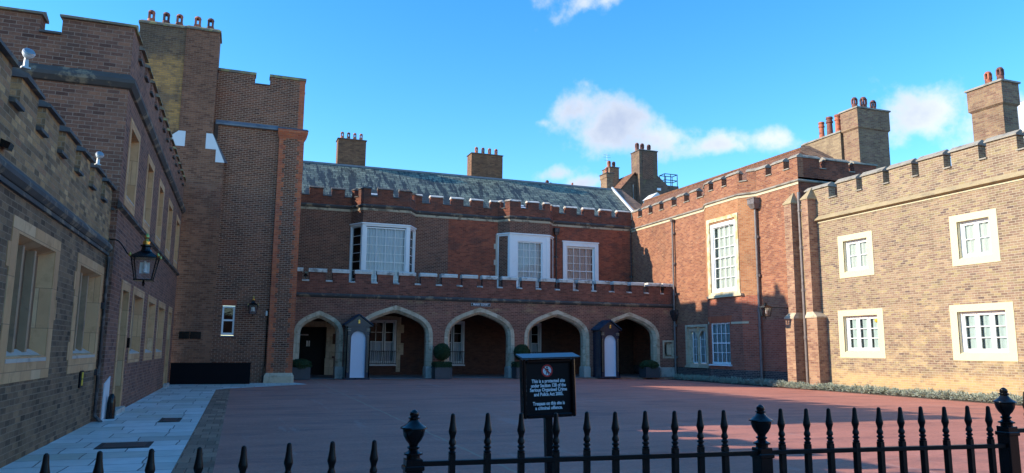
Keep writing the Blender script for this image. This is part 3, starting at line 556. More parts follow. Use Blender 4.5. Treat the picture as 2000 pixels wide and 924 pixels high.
# corner pilaster
sp = Seg((1.2, 35.45), (2.32, 35.45))
bm = NB(); box(bm, 1.2, 2.32, 35.45, 36.3, .45, 11.45); t.part('corner_pilaster', bm, 'b_tower')
bm = NB(); bmq = NB(); z = .45; i = 0
while z < 11.4:
    h = .225; w = .30 if i % 2 == 0 else .19
    sp.box(bm, -.004, w, -.05, .006, z, min(z+h, 11.45)); sp.box(bmq, 1.12-w, 1.124, -.05, .006, z, min(z+h, 11.45)); z += h; i += 1
t.part('quoin_bricks', bm, 'b_quoin'); t.part('quoin_bricks', bmq, 'b_quoin')
bm = NB(); sg.box(bm, 8.25-.25, 8.254, -.3, .004, 11.85, 14.30); t.part('quoin_bricks', bm, 'b_quoin')
bm = NB(); hull8(bm, [(1.18, 35.43, 11.36), (2.34, 35.43, 11.36), (2.34, 36.2, 11.36), (1.18, 36.2, 11.36), (1.12, 35.3, 11.62), (2.48, 35.3, 11.62), (2.48, 36.2, 11.62), (1.12, 36.2, 11.62)]); box(bm, 1.12, 2.48, 35.3, 36.2, 11.622, 11.76); t.part('pilaster_cap', bm, 'b_quoin')
bm = NB(); hull8(bm, [(1.10, 35.28, 11.765), (2.50, 35.28, 11.765), (2.50, 36.2, 11.765), (1.10, 36.2, 11.765), (1.12, 35.55, 11.90), (2.45, 35.55, 11.90), (2.45, 36.1, 11.90), (1.12, 36.1, 11.90)]); sg.prof(bm, U(-1.62), U(1.12), [(0, 11.70), (.12, 11.72), (.12, 11.80), (0, 11.95)]); t.part('lead_string_course', bm, 'lead')
bm = NB(); box(bm, 1.10, 2.40, 35.32, 36.2, -.1, .30); hull8(bm, [(1.10, 35.32, .302), (2.40, 35.32, .302), (2.40, 36.2, .302), (1.10, 36.2, .302), (1.2, 35.45, .46), (2.32, 35.45, .46), (2.32, 36.2, .46), (1.2, 36.2, .46)]); t.part('pilaster_plinth', bm, 'st_arch', bevel=.012)
# chimney breast and stacks
bm = NB(); box(bm, -4.2, -1.15, 35.25, 35.62, -.1, 9.85)
hull8(bm, [(-4.2, 35.25, 9.85), (-1.15, 35.25, 9.85), (-1.15, 35.62, 9.85), (-4.2, 35.62, 9.85), (-3.10, 35.25, 11.15), (-1.70, 35.25, 11.15), (-1.70, 35.62, 11.15), (-3.10, 35.62, 11.15)])
t.part('chimney_breast', bm, 'b_breast')
bm = NB()
for pts in ([(-1.97, 11.16), (-1.70, 11.16), (-1.12, 9.86), (-1.52, 9.86), (-1.52, 10.44), (-1.97, 10.44)], [(-2.83, 11.16), (-3.12, 11.16), (-3.62, 10.72), (-3.4, 9.95), (-3.3, 10.46), (-2.83, 10.46)]):
    a = [bm.verts.new((x, 35.235, z)) for x, z in pts]; b = [bm.verts.new((x, 35.30, z)) for x, z in pts]; bm.faces.new(a); bm.faces.new(b[::-1])
    for k in range(6): bm.faces.new([a[k], b[k], b[(k+1) % 6], a[(k+1) % 6]])
    if pts[0][0] == -1.97: t.part('white_flashing', bm, 'flash'); bm = NB()
t.part('white_flashing', bm, 'flash'); bm = NB()
for x0, x1, z0, z1 in ((-1.70, -1.13, 11.16, 9.86), ): face(bm, [(x0, 35.23, z0+.01), (x1, 35.23, z1+.01), (x1+.14, 35.62, z1+.06), (x0+.03, 35.62, z0+.04)])
t.part('lead_weathering', bm, 'lead')
chimney(t, -3.12, -1.70, 35.25, 36.5, 11.152, 16.0, 'b_breast', [('hood', -2.72, 35.85, 1.15), ('hood', -2.16, 35.85, 1.15)], 'st_lichen', cap=.14)
chimney(t, -5.05, -3.125, 35.3, 36.5, 8.0, 15.98, 'b_stack', [('hood', -4.68, 35.85, 1.15), ('hood', -4.06, 35.85, 1.15), ('hood', -3.50, 35.85, 1.15)], 'st_lichen', cap=.14)
sash(t, sg, U(-.80), U(-.27), 2.12, 3.40, 1, 2, d=-.04, fw=.075, mw=.04, curtain=None, mid=1)
bm = NB(); sg.box(bm, U(-.84), U(-.22), -.01, .012, 3.42, 3.68); t.part('brick_arch', bm, 'b_arch')
bm = NB(); sg.box(bm, U(-.84), U(-.23), -.1, .06, 2.02, 2.09); t.part('window_sill', bm, 'lead')
for x in (-2.48, -2.02):
    bm = NB(); box(bm, x, x+.42, 35.22, 35.26, 1.92, 2.23)
    for k in range(6): box(bm, x+.04, x+.38, 35.212, 35.222, 1.95+k*.045, 1.97+k*.045)
    t.part('air_vent', bm, 'black')
bm = NB(); tube(bm, [(1.13, 35.55, 3.3), (1.13, 35.54, .9), (1.08, 35.45, .45), (1.05, 35.28, .02)], .022, 6); t.part('cable', bm, 'black')
bm = NB(); box(bm, 1.04, 1.12, 35.5, 35.59, 3.0, 3.22); t.part('junction_box', bm, 'greymetal')
# ================================================================== ARCADE
t = T('brick_arcade', 'battlemented brick arcade of five stone arches across the back of the court', 'arcade', (2.4, 39.4, 0))
AY = 39.4; sg = Seg((0, AY), (25.02, AY))
OUT = [(2.03, 0.0), (2.03, 2.30), (1.99, 2.72), (1.82, 3.09), (1.40, 3.46), (.83, 3.73), (0, 3.87)]
def arch_curve(cx, hw, za, off=0.0, n=7):
    k = hw/2.03; pts = []
    spring = 2.15
    base = [(2.03, 2.15), (2.02, 2.42), (1.965, 2.68), (1.85, 2.92), (1.66, 3.13), (1.40, 3.32), (1.10, 3.475), (.74, 3.62), (.37, 3.75), (0, 3.87)]
    kz = (za-spring)/(3.87-spring)
    pr = [(x*k, spring+(z-spring)*kz) for x, z in base]
    if off:
        o = []
        for i, (x, z) in enumerate(pr):
            a = pr[max(i-1, 0)]; b = pr[min(i+1, len(pr)-1)]; tx, tz = b[0]-a[0], b[1]-a[1]; l = math.hypot(tx, tz)
            if i == 0: tx, tz, l = 0, 1, 1
            o.append((x+(-tz/l)*off if True else x, z+(tx/l)*off))
        o[-1] = (0, pr[-1][1]-off*1.15); pr = o
    right = [(cx+x, z) for x, z in pr]; left = [(cx-x, z) for x, z in pr[::-1]]
    return left[::-1], right   # left from spring to apex ; right from spring to apex
arches = [(3.80, 1.24, 3.48), (7.75, 2.06, 3.86), (12.49, 2.03, 3.87), (17.15, 2.03, 3.85), (21.86, 2.02, 3.84)]
TH = .6
bm = NB()
def col(bm, pa, pb, ztop):   # wall strip above a curve piece
    face(bm, [(pa[0], AY, pa[1]), (pb[0], AY, pb[1]), (pb[0], AY, ztop), (pa[0], AY, ztop)])
    face(bm, [(pa[0], AY+TH, pa[1]), (pb[0], AY+TH, pb[1]), (pb[0], AY+TH, ztop), (pa[0], AY+TH, ztop)])
ed = 2.26
for cx, hw, za in arches:
    box(bm, ed, cx-hw, AY, AY+TH, 0, 4.3)
    l, r = arch_curve(cx, hw, za)
    for a, b in zip(l, l[1:]): col(bm, a, b, 4.3)
    for a, b in zip(r, r[1:]): col(bm, b, a, 4.3)
    ed = cx+hw
sg.wall(bm, ed, 25.02, 0, 4.3, [(24.2, 24.78, 1.25, 2.07)], .35); face(bm, [(ed, AY+TH, 0), (25.02, AY+TH, 0), (25.02, AY+TH, 4.3), (ed, AY+TH, 4.3)])
t.part('wall', bm, 'b_arc')
for cx, hw, za in arches:
    bm = NB(); lo_, ro_ = arch_curve(cx, hw, za); l1, r1 = arch_curve(cx, hw, za, .20); l2, r2 = arch_curve(cx, hw, za, .33)
    for (o_, m_, i_) in ((lo_, l1, l2), (ro_, r1, r2)):
        sgn = -1 if o_ is lo_ else 1
        o_ = [(cx+sgn*hw, .62)]+o_; m_ = [(cx+sgn*(hw-.20), .62)]+m_; i_ = [(cx+sgn*(hw-.33), .62)]+i_
        for k in range(len(o_)-1):
            for (p, q, d0, d1) in ((o_, m_, -.018, -.018), (m_, i_, -.018, .16), (i_, i_, .16, TH-.1)):
                face(bm, [(p[k][0], AY+d0, p[k][1]), (p[k+1][0], AY+d0, p[k+1][1]), (q[k+1][0], AY+d1, q[k+1][1]), (q[k][0], AY+d1, q[k][1])])
            face(bm, [(o_[k][0], AY-.018, o_[k][1]), (o_[k+1][0], AY-.018, o_[k+1][1]), (o_[k+1][0], AY+.1, o_[k+1][1]), (o_[k][0], AY+.1, o_[k][1])])
            face(bm, [(i_[k][0], AY+TH-.1, i_[k][1]), (i_[k+1][0], AY+TH-.1, i_[k+1][1]), (o_[k+1][0], AY+TH+.01, o_[k+1][1]), (o_[k][0], AY+TH+.01, o_[k][1])])
    ar = t.part('stone_arch', bm, 'st_arch')
    for s_ in (-1, 1):
        bm = NB(); x0, x1 = sorted((cx+s_*(hw-.36), cx+s_*(hw+.05))); box(bm, x0, x1, AY-.06, AY+TH+.03, 0, .54)
        hull8(bm, [(x0, AY-.06, .54), (x1, AY-.06, .54), (x1, AY+TH+.03, .54), (x0, AY+TH+.03, .54), (x0+.03, AY-.02, .64), (x1-.03, AY-.02, .64), (x1-.03, AY+TH, .64), (x0+.03, AY+TH, .64)])
        t.part('plinth_block', bm, 'st_plinth', ar, bevel=.01)
bm = NB(); sg.prof(bm, 2.30, 25.0, [(0, 4.16), (.03, 4.18), (.10, 4.26), (.10, 4.31), (0, 4.40)]); t.part('string_course', bm, 'st_string')
bm = NB(); caps = [(2.30, 2.83)]+[(3.2+1.176*i, 3.2+1.176*i+.83) for i in range(18)]+[(24.24, 24.99)]
crenel(t, bm, sg, 2.30, 25.0, 4.302, 4.98, 5.46, caps, .35, 'st_cope', h=.20, ov=.07, ridge=False); t.part('parapet', bm, 'b_arcp')
bm = NB(); box(bm, 2.3, 25.0, AY+.36, 44.6, 4.32, 4.5); t.part('flat_roof', bm, 'lead')
bm = NB(); box(bm, 2.3, 25.0, AY+TH, 44.6, 4.1, 4.3); t.part('ceiling', bm, 'plaster')
bm = NB()
for x in (5.3, 9.95, 14.7, 19.4): box(bm, x-.12, x+.12, AY+TH, 44.58, 3.85, 4.1)
t.part('ceiling_beam', bm, 'plaster')
bm = NB(); frame_rect(bm, sg, 24.09, 24.88, 1.12, 2.2, .12, -.10, .02); nw = t.part('niche_surround', bm, 'st_arch')
bm = NB(); sg.box(bm, 24.2, 24.79, -.36, -.30, 1.24, 2.08); sg.box(bm, 24.46, 24.79, -.30, -.12, 1.30, 2.02); t.part('niche_back', bm, 'st_arch', nw)
bm = NB(); sg.box(bm, 24.24, 24.45, -.29, -.27, 1.4, 1.95); t.part('niche_slot', bm, 'dark', nw)
bm = NB(); sg.box(bm, 23.86, 25.0, -.1, .06, -.12, .58); t.part('end_plinth', bm, 'st_plinth', bevel=.012)
drainpipe(t, 24.86, 39.22, -.05, 9.5, .06, 'pipe_lt', (-1, 0), hopper=(.2, .12))
bm = NB(); hull8(bm, [(24.80, 39.14, 3.35), (24.92, 39.14, 3.35), (24.92, 39.3, 3.35), (24.80, 39.3, 3.35), (24.66, 39.0, 3.75), (25.0, 39.0, 3.75), (25.0, 39.36, 3.75), (24.66, 39.36, 3.75)]); box(bm, 24.64, 24.99, 38.98, 39.36, 3.752, 4.02); t.part('hopper_head', bm, 'pipe')
# ================================================================== MAIN RANGE
t = T('brick_building', 'long range behind the arcade with white bay windows under a streaked slate roof', 'building', (2.3, 44.6, 0))
YU = 44.6; sg = Seg((0, YU), (25.0, YU))
b1 = [(5.88, YU), (6.45, YU-1.0), (9.26, YU-1.0), (9.83, YU)]; b2 = [(15.23, YU), (15.80, YU-.72), (18.55, YU-.72), (19.10, YU)]
lowh = [(6.25, 8.85, .62, 3.28), (11.2, 13.12, .62, 3.28), (15.9, 18.28, .62, 3.28), (3.15, 4.72, .0, 2.75)]
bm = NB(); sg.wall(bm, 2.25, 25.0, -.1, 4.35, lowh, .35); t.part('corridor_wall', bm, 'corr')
for a_, b_ in ((2.25, 5.88), (9.83, 11.96)): bm = NB(); sg.wall(bm, a_, b_, 4.35, 9.75); t.part('wall', bm, 'b_dark')
bm = NB(); sg.wall(bm, 11.96, 15.23, 4.35, 9.75); t.part('wall', bm, 'b_red'); bm = NB(); sg.wall(bm, 19.10, 25.0, 4.35, 9.75, [(19.95, 22.25, 4.6, 8.55)], .25); t.part('wall', bm, 'b_red', )
for bb in (b1, b2):
    bm = NB()
    for p, q in zip(bb, bb[1:]):
        s = Seg(p, q); s.wall(bm, 0, s.len, 8.88, 9.75)
    t.part('bay_wall', bm, 'b_dark')
# string course and parapet follow the bays
path = [(2.25, YU), *b1, *b2, (25.0, YU)]; segs = [Seg(p, q) for p, q in zip(path, path[1:])]
sc_ = NB(); bd = NB(); pb = NB()
def mit(i, j):
    if i < 0 or j >= len(segs): return 0
    a = segs[i].t.angle(segs[j].t)/2; s_ = segs[i].t.cross(segs[j].t).z
    return math.tan(a)*(1 if s_ > 0 else -1)
for i, s in enumerate(segs):
    e0 = mit(i-1, i); e1 = mit(i, i+1); e0, e1 = -e0 if False else e0, e1
    s.prof(sc_, 0, s.len, [(0, 9.84), (.05, 9.86), (.12, 9.95), (.12, 10.0), (0, 10.08)], e0, e1)
    s.prof(bd, 0, s.len, [(0, 9.70), (.03, 9.70), (.03, 9.84), (0, 9.84)], e0, e1)
t.part('string_course', sc_, 'st_string'); t.part('stone_band', bd, 'st_band')
mer = {0: [(0, .62), (1.16, 1.92), (2.45, 3.2)], 1: [(.0, .22), (.62, 1.15)], 2: [(0, .42), (.85, 1.75), (2.15, 2.81)], 3: [(0, .3), (.75, 1.15)],
       4: [(0, .38), (.94, 1.73), (2.29, 3.08), (3.60, 4.39), (4.93, 5.40)], 5: [(0, .2), (.55, .92)], 6: [(0, .75), (1.22, 2.0), (2.4, 2.75)], 7: [(0, .2), (.5, .91)],
       8: [(0, .46), (.95, 1.75), (2.25, 3.07), (3.55, 4.37), (4.86, 5.9)]}
for i, s in enumerate(segs):
    crenel(t, pb, s, 0, s.len, 9.9, 10.55, 11.0, [(a, min(b, s.len)) for a, b in mer[i]], .35, 'st_dark' if i < 4 else 'st_cope', 'st_dark', h=.15, ov=.05)
t.part('parapet', pb, 'b_upar')
# slate roof
rf = NB(); face(rf, [(2.2, 45.15, 10.15), (27.0, 45.15, 10.15), (26.4, 50.0, 13.85), (2.2, 50.0, 13.85)]); face(rf, [(26.4, 50.0, 13.85), (2.2, 50, 13.85), (2.2, 55, 10.1), (26.4, 55, 10.1)])
roof = t.part('roof', rf, 'slate')
bm = NB(); box(bm, 2.2, 26.3, 49.92, 50.08, 13.80, 13.93); t.part('ridge_lead', bm, 'lead', roof)
bm = NB(); sv = Seg((26.3, 45.15), (26.3, 50.0)); hull8(bm, [(26.36, 44.95, 10.05), (26.5, 44.95, 10.05), (26.5, 50.05, 13.9), (26.36, 50.05, 13.9), (26.36, 44.95, 10.25), (26.5, 44.95, 10.25), (26.5, 50.05, 14.08), (26.36, 50.05, 14.08)]); t.part('white_verge', bm, 'flash', roof)
bm = NB(); hull8(bm, [(26.52, 44.9, 9.5), (27.6, 44.9, 9.5), (27.3, 50.4, 13.2), (26.52, 50.4, 13.2), (26.52, 44.9, 10.5), (27.6, 44.9, 10.7), (27.3, 50.4, 14.1), (26.52, 50.4, 14.1)]); t.part('gable_wall', bm, 'b_house')
bm = NB(); box(bm, 2.25, 27.0, YU+.36, 45.2, 9.6, 9.95); t.part('gutter', bm, 'lead'); bm = NB(); face(bm, [(2.2, 55, -.1), (26.4, 55, -.1), (26.4, 55, 10.1), (2.2, 55, 10.1)]); face(bm, [(26.4, 55, -.1), (26.4, 44.9, -.1), (26.4, 44.9, 10.1), (26.4, 50, 13.85), (26.4, 55, 10.1)]); t.part('rear_wall', bm, 'b_house')
chimney(t, 5.55, 7.45, 50.3, 51.3, 12.5, 15.8, 'b_chim', [('hood', 5.85+.43*i, 50.7, .85) for i in range(4)], 'st_dark', cap=.06, parent=None)
chimney(t, 15.1, 17.5, 50.3, 51.4, 12.5, 15.72, 'b_chim', [('hood', 15.58+.51*i, 50.7, .85) for i in range(4)], 'st_dark', cap=.06)
chimney(t, 26.1, 26.62, 50.3, 51.35, 13.0, 15.2, 'b_chimy', [('hood', 26.36, 50.8, .85)], 'st_dark', band=14.9, flare=.05, cap=.08)
# bay window 1: three glazed faces in white frames
def bay(bb, z0, z1, glazed, glass_inset):
    pc = [Seg(p, q) for p, q in zip(bb, bb[1:])]
    bm = NB()
    for i, s in enumerate(pc):
        s.box(bm, 0, s.len, -.12, .02, z1-.16, z1); s.box(bm, -.02, s.len+.02, -.02, .08, z1-.05, z1+.03)
        if i == 1:
            s.box(bm, 0, .20, -.12, .03, z0, z1-.16); s.box(bm, s.len-.20, s.len, -.12, .03, z0, z1-.16)
        else:
            s.box(bm, 0 if i else .02, .10, -.12, .03, z0, z1-.16); s.box(bm, s.len-.12, s.len, -.12, .03, z0, z1-.16)
    fr = t.part('bay_window', bm, 'white')
    for i, s in enumerate(pc):
        if i == 1:
            a, b, top = glass_inset; sash(t, s, a, b, 4.55, top, 4, 8, fr, d=-.06, fw=.08, mw=.03, mid=4, name='sash_frame', curtain='curtain')
            if a > .21:
                bm = NB(); s.box(bm, .2, a, -.1, .01, z0, z1-.16); s.box(bm, b, s.len-.2, -.1, .01, z0, z1-.16); s.box(bm, a, b, -.1, .01, top, z1-.16); t.part('pilaster', bm, 'white', fr)
        elif glazed: sash(t, s, .11, s.len-.13, 4.55, z1-.17, 1, 8, fr, d=-.06, fw=.05, mw=.03, name='sash_frame', curtain=None)
        else:
            bm = NB(); s.box(bm, .1, s.len-.12, -.12, 0, 4.45, z1-.17); t.part('brick_panel', bm, 'b_dark', fr)
    return fr
bay(b1, 4.45, 8.92, True, (.20, 2.61, 8.72)); bay(b2, 4.45, 8.92, False, (.52, 2.25, 8.44))
bm = NB(); frame_rect(bm, sg, 19.81, 22.41, 4.5, 8.70, .26, -.12, .05, .2, .28); sg.box(bm, 19.76, 22.46, .0, .09, 8.68, 8.76); w3 = t.part('window', bm, 'white')
bm = NB(); sg.box(bm, 19.81, 19.93, .05, .07, 4.5, 8.6); sg.box(bm, 22.29, 22.41, .05, .07, 4.5, 8.6); t.part('architrave', bm, 'white', w3)
sash(t, sg, 20.07, 22.15, 4.6, 8.42, 4, 7, w3, d=-.10, fw=.12, mw=.03, mid=4, name='sash_frame', curtain='curtain_w')
for x, a in ((15.18, 0),):
    bm = NB(); z = 4.5; i = 0
    while z < 8.9:
        sg.box(bm, x-(.20 if i % 3 == 1 else .08), x+.09, -.02, .05, z, min(z+.34, 8.9)); z += .344; i += 1
    t.part('stone_quoins', bm, 'st_sill')
drainpipe(t, 19.30, YU-.10, 4.5, 9.1, .05, 'pipe', (0, -1), hopper=(.32, .4)); drainpipe(t, 24.88, YU-.10, 4.5, 9.7, .035, 'pipe', (0, -1), br=[6.5])
# corridor openings
def french(a, b, panes, curtain=True):
    bm = NB(); frame_rect(bm, sg, a, b, .62, 3.28, .12, -.2, .03); w = t.part('corridor_window', bm, 'white')
    sash(t, sg, a+.12, b-.75, .75, 3.16, panes, 4, w, d=-.1, fw=.07, mw=.03, mid=2, name='sash_frame', curtain='curtain', cover=.5)
    sash(t, sg, b-.70, b-.12, .75, 3.16, 1, 4, w, d=-.1, fw=.07, mw=.03, mid=2, name='sash_frame', curtain='curtain', cover=.5)
    bm = NB(); sg.box(bm, a-.05, b+.05, .0, .08, .55, .62); t.part('window_sill', bm, 'white', w)
    bm = NB(); n = int((b-a)/.11)
    for i in range(n+1): u = a+(b-a)*i/n; sg.box(bm, u-.010, u+.010, .12, .14, .68, 1.40)
    sg.box(bm, a, b, .115, .145, 1.40, 1.43); sg.box(bm, a, b, .115, .145, .66, .69); t.part('balustrade', bm, 'black', w)
french(6.25, 8.85, 4); french(11.2, 13.12, 3); french(15.9, 18.28, 4)
bm = NB(); sg.box(bm, 8.88, 9.12, -.02, .05, .2, 3.45); sg.box(bm, 9.0, 9.30, -.02, .045, 2.5, 3.0); sg.box(bm, 9.0, 9.30, -.02, .045, 1.2, 1.9); sg.box(bm, 6.2, 8.88, -.02, .04, 3.3, 3.5); t.part('stone_quoins', bm, 'st_arch')
bm = NB(); sg.box(bm, 4.74, 5.10, -.02, .05, 1.0, 3.0); sg.box(bm, 5.1, 5.3, -.02, .045, 1.1, 1.8); sg.box(bm, 5.1, 5.3, -.02, .045, 2.4, 3.0); sg.box(bm, 2.9, 4.74, -.02, .05, 2.78, 3.1); sg.box(bm, 4.70, 5.2, -.02, .09, .02, .98); t.part('door_surround', bm, 'st_arch')
bm = NB(); sg.box(bm, 3.10, 4.76, -.42, -.34, 0, 2.8); dr = t.part('door', bm, 'dkdoor')
bm = NB(); sg.box(bm, 3.66, 3.74, -.34, -.33, 1.66, 1.98); sg.box(bm, 3.78, 3.86, -.34, -.33, 1.66, 1.98); t.part('door_reflection', bm, 'signwhite', dr)  # white slips painted as a small lamp's reflection in the dark door
bm = NB(); sg.box(bm, 3.25, 3.75, -.34, -.32, 2.28, 2.36); t.part('door_notice', bm, 'curtain', dr)
# pair of roof-light boxes seen behind the battlements
for x, y, w in ((7.15, 45.3, .6), (16.85, 45.3, .6)):
    bm = NB(); hull8(bm, [(x, y-.1, 10.3), (x+w, y-.1, 10.3), (x+w, y+.5, 10.3), (x, y+.5, 10.3), (x, y-.1, 10.85), (x+w, y-.1, 10.85), (x+w, y+.5, 11.2), (x, y+.5, 11.2)]); t.part('roof_light', bm, 'flash', roof)
    bm = NB(); hull8(bm, [(x-.03, y-.14, 10.95), (x+w+.03, y-.14, 10.95), (x+w+.03, y-.1, 10.95), (x-.03, y-.1, 10.95), (x-.03, y-.14, 11.0), (x+w+.03, y-.14, 11.0), (x+w+.03, y-.1, 11.0), (x-.03, y-.1, 11.0)]); t.part('roof_light_bar', bm, 'lead', roof)
# small chimneys of the roofs beyond
t2 = T('chimney_stack', 'small dark stack with pots just showing behind the slate ridge', 'chimney', (25.6, 60, 0))
chimney(t2, 25.1, 26.1, 60, 61, 0, 16.0, 'b_chim', [('hood', 25.3, 60.4, 1.1), ('hood', 25.65, 60.4, .8)], 'st_dark', cap=.05, potm='terrad')
t2 = T('chimney_stack', 'tiny red pot of a hidden stack peeping over the slate ridge right of the other', 'chimney', (27.8, 60, 0)); chimney(t2, 27.5, 28.1, 60, 61, 0, 16.1, 'b_chim', [('tall', 27.8, 60.4, .6)], 'st_dark', cap=.05)
# ================================================================== EAST RANGE
t = T('brick_building', 'sunlit orange-red brick range with one tall white sash window in a shallow bay', 'building', (25, 28.2, 0))
XE = 25.0; EY = lambda y: 44.6-y
bp = [(XE, 36.0), (XE-.52, 35.1), (XE-.52, 32.2), (XE, 31.3)]
sg = Seg((XE, 44.6), (XE, 28.2)); sb = Seg(bp[1], bp[2])
gw = (EY(38.22), EY(36.02), .72, 3.05)
up_ = NB(); lw = NB(); bs = NB()
upb = NB(); lwb = NB(); sg.wall(up_, 0, EY(36.0), 3.15, 9.75); sg.wall(upb, EY(31.3), EY(28.2), 3.15, 9.75)
sg.wall(lw, 0, EY(36.0), .62, 3.15, [gw], .25); sg.wall(lwb, EY(31.3), EY(28.2), .62, 3.15)
sg.wall(bs, 0, EY(28.2), -.3, .62)
byb = NB(); bl = NB(); 
for i, (p, q) in enumerate(zip(bp, bp[1:])):
    s = Seg(p, q)
    if i == 1:
        s.wall(byb, 0, s.len, 4.45, 9.75, [(.25, s.len-.25, 4.7, 8.6)], .25); s.wall(bl, 0, s.len, .62, 4.45, [(.10, 1.82, .88, 3.12)], .14)
    else: s.wall(byb, 0, s.len, 4.45, 9.75); s.wall(bl, 0, s.len, .62, 4.45)
    s.wall(bs, 0, s.len, -.3, .62, d=.03)
up = t.part('wall', up_, 'b_east'); t.part('wall', upb, 'b_east'); t.part('lower_wall', lwb, 'b_eastlow'); t.part('lower_wall', lw, 'b_eastlow'); t.part('blackened_base', bs, 'b_base'); t.part('bay_wall', byb, 'b_bay'); t.part('bay_lower_wall', bl, 'b_eastlow')
ss = Seg((XE, 28.2), (31.5, 28.2)); bm = NB(); ss.wall(bm, 0, 6.5, -.1, 10.0); t.part('end_wall', bm, 'b_upar')
path = [(XE, 44.6), *bp, (XE, 28.2), (30.5, 28.2)]; segs = [Seg(p, q) for p, q in zip(path, path[1:])]
sc_ = NB(); bd = NB(); pb = NB(); pb2 = NB()
for i, s in enumerate(segs):
    e0 = mit(i-1, i) if i else 0; e1 = mit(i, i+1) if i < len(segs)-1 else 0
    s.prof(sc_, 0, s.len, [(0, 9.742), (.05, 9.75), (.11, 9.79), (.11, 9.83), (0, 9.90)], e0, e1)
    if i < 5: s.prof(bd, 0, s.len, [(0, 9.63), (.03, 9.63), (.03, 9.74), (0, 9.74)], e0, e1)
t.part('string_course', sc_, 'st_grey'); t.part('stone_band', bd, 'st_cream')
em = {0: [(EY(44.5), EY(43.65)), (EY(43.1), EY(42.25)), (EY(41.75), EY(40.9)), (EY(40.4), EY(39.45)), (EY(38.85), EY(38.05)), (EY(37.45), EY(36.7))], 1: [(0, .25), (.6, 1.03)], 2: [(0, .35), (.78, 1.55), (2.0, 2.9)], 3: [(0, .1), (.55, 1.03)],
      4: [(0, .78), (1.25, 2.12), (2.55, 3.1)], 5: [(0, 1.35), (1.75, 3.2), (3.55, 5.0)]}
for i, s in enumerate(segs):
    crenel(t, pb if i < 5 else pb2, s, 0 if i != 5 else .352, s.len, 9.8, 10.5, 10.97, [(max(a, 0 if i != 5 else .352), min(b, s.len)) for a, b in em[i]], .35, 'st_grey', h=.20, ov=.06)
t.part('parapet', pb, 'b_east'); t.part('parapet', pb2, 'b_upar')
bm = NB(); face(bm, [(25.5, 47, 10.6), (25.5, 29.0, 10.6), (28.0, 31.2, 12.45), (28.0, 47.8, 12.65)]); face(bm, [(25.5, 29.0, 10.6), (31, 29.0, 10.6), (28.0, 31.2, 12.45)]); face(bm, [(28.0, 31.2, 12.45), (31, 29.0, 10.6), (31, 47, 10.6), (28, 47.8, 12.65)])
rf = t.part('roof', bm, 'tile'); bm = NB(); box(bm, 25.36, 31, 28.56, 47, 10.2, 10.5); t.part('gutter', bm, 'lead', rf)
bm = NB(); tube(bm, [(28, 31.2, 12.47), (28, 47.8, 12.67)], .09, 8); t.part('ridge_tiles', bm, 'tile', rf)
bm = NB(); hull8(bm, [(27.6, 30.9, 12.0), (28.1, 30.6, 12.0), (29.6, 29.2, 10.4), (29.2, 29.2, 10.4), (27.75, 30.95, 12.55), (28.15, 30.8, 12.55), (29.9, 29.2, 11.0), (29.5, 29.2, 11.0)]); t.part('hip_wall', bm, 'b_house', rf)
chimney(t, 29.0, 30.6, 29.42, 32.2, 10.2, 13.0, 'b_chimg', [('tall', 29.5, 31.25, 1.12), ('tall', 29.5, 30.65, 1.25), ('tall', 29.5, 30.05, 1.2), ('tall', 29.5, 29.65, 1.15)], 'st_grey', cap=.1)
# tall window
s = sb; bm = NB(); frame_rect(bm, s, .06, s.len-.04, 4.56, 8.88, .24, -.2, .05, .2, .2); w = t.part('window', bm, 'st_win')
bm = NB(); s.box(bm, .0, s.len+.12, -.05, .12, 4.46, 4.58); t.part('sill', bm, 'st_cream', w)
bm = NB(); frame_rect(bm, s, .3, s.len-.28, 4.76, 8.68, .2, -.17, -.05, .16, .3); t.part('architrave', bm, 'white', w)
sash(t, s, .5, s.len-.48, 4.9, 8.40, 4, 6, w, d=-.12, fw=.06, mw=.035, mid=3, name='sash_frame', curtain='curtain_lit', cdep=.12, gap=.10, rm='room', room=.2)
# lower sash window in the bay
w = sash(t, s, .10, 1.82, .88, 3.12, 4, 4, d=-.07, fw=.09, mw=.035, mid=2, curtain='blind', cdep=.09)
bm = NB(); s.box(bm, -.03, 1.92, -.02, .12, .80, .875); t.part('sill', bm, 'white', w)
bm = NB(); a = [s.P(-.02, .012, 3.12), s.P(1.94, .012, 3.12), s.P(2.06, .012, 3.46), s.P(-.14, .012, 3.46)]; face(bm, a); t.part('brick_arch', bm, 'b_arch')
bm = NB(); s.box(bm, 1.98, s.len+.02, -.02, .03, 3.01, 3.12); Seg(bp[2], bp[3]).box(bm, 0, .35, -.02, .03, 3.01, 3.12); s.box(bm, -.05, -.0, -.02, .03, 3.05, 3.18); t.part('stone_band', bm, 'st_cream')
# gothic two-light window
bm = NB(); frame_rect(bm, sg, gw[0]-.02, gw[1]+.02, .66, 3.10, .16, -.1, .05, .18, .14); w = t.part('window', bm, 'st_arch')
A, Bb = gw[0]+.14, gw[1]-.14; mid_ = (A+Bb)/2; bm = NB(); sg.box(bm, mid_-.07, mid_+.07, -.22, -.08, .84, 2.6)
for (x0, x1) in ((A, mid_-.07), (mid_+.07, Bb)):
    n = 10; cx = (x0+x1)/2; hw = (x1-x0)/2; pv = None
    for k in range(n+1):
        u = x0+(x1-x0)*k/n; q = abs(u-cx)/hw; z = 2.35+.38*(1-q**2.4)
        if pv: hull8(bm, [sg.P(pv[0], -.08, pv[1]), sg.P(u, -.08, z), sg.P(u, -.22, z), sg.P(pv[0], -.22, pv[1]), sg.P(pv[0], -.08, 2.97), sg.P(u, -.08, 2.97), sg.P(u, -.22, 2.97), sg.P(pv[0], -.22, 2.97)])
        pv = (u, z)
t.part('tracery', bm, 'st_arch', w)
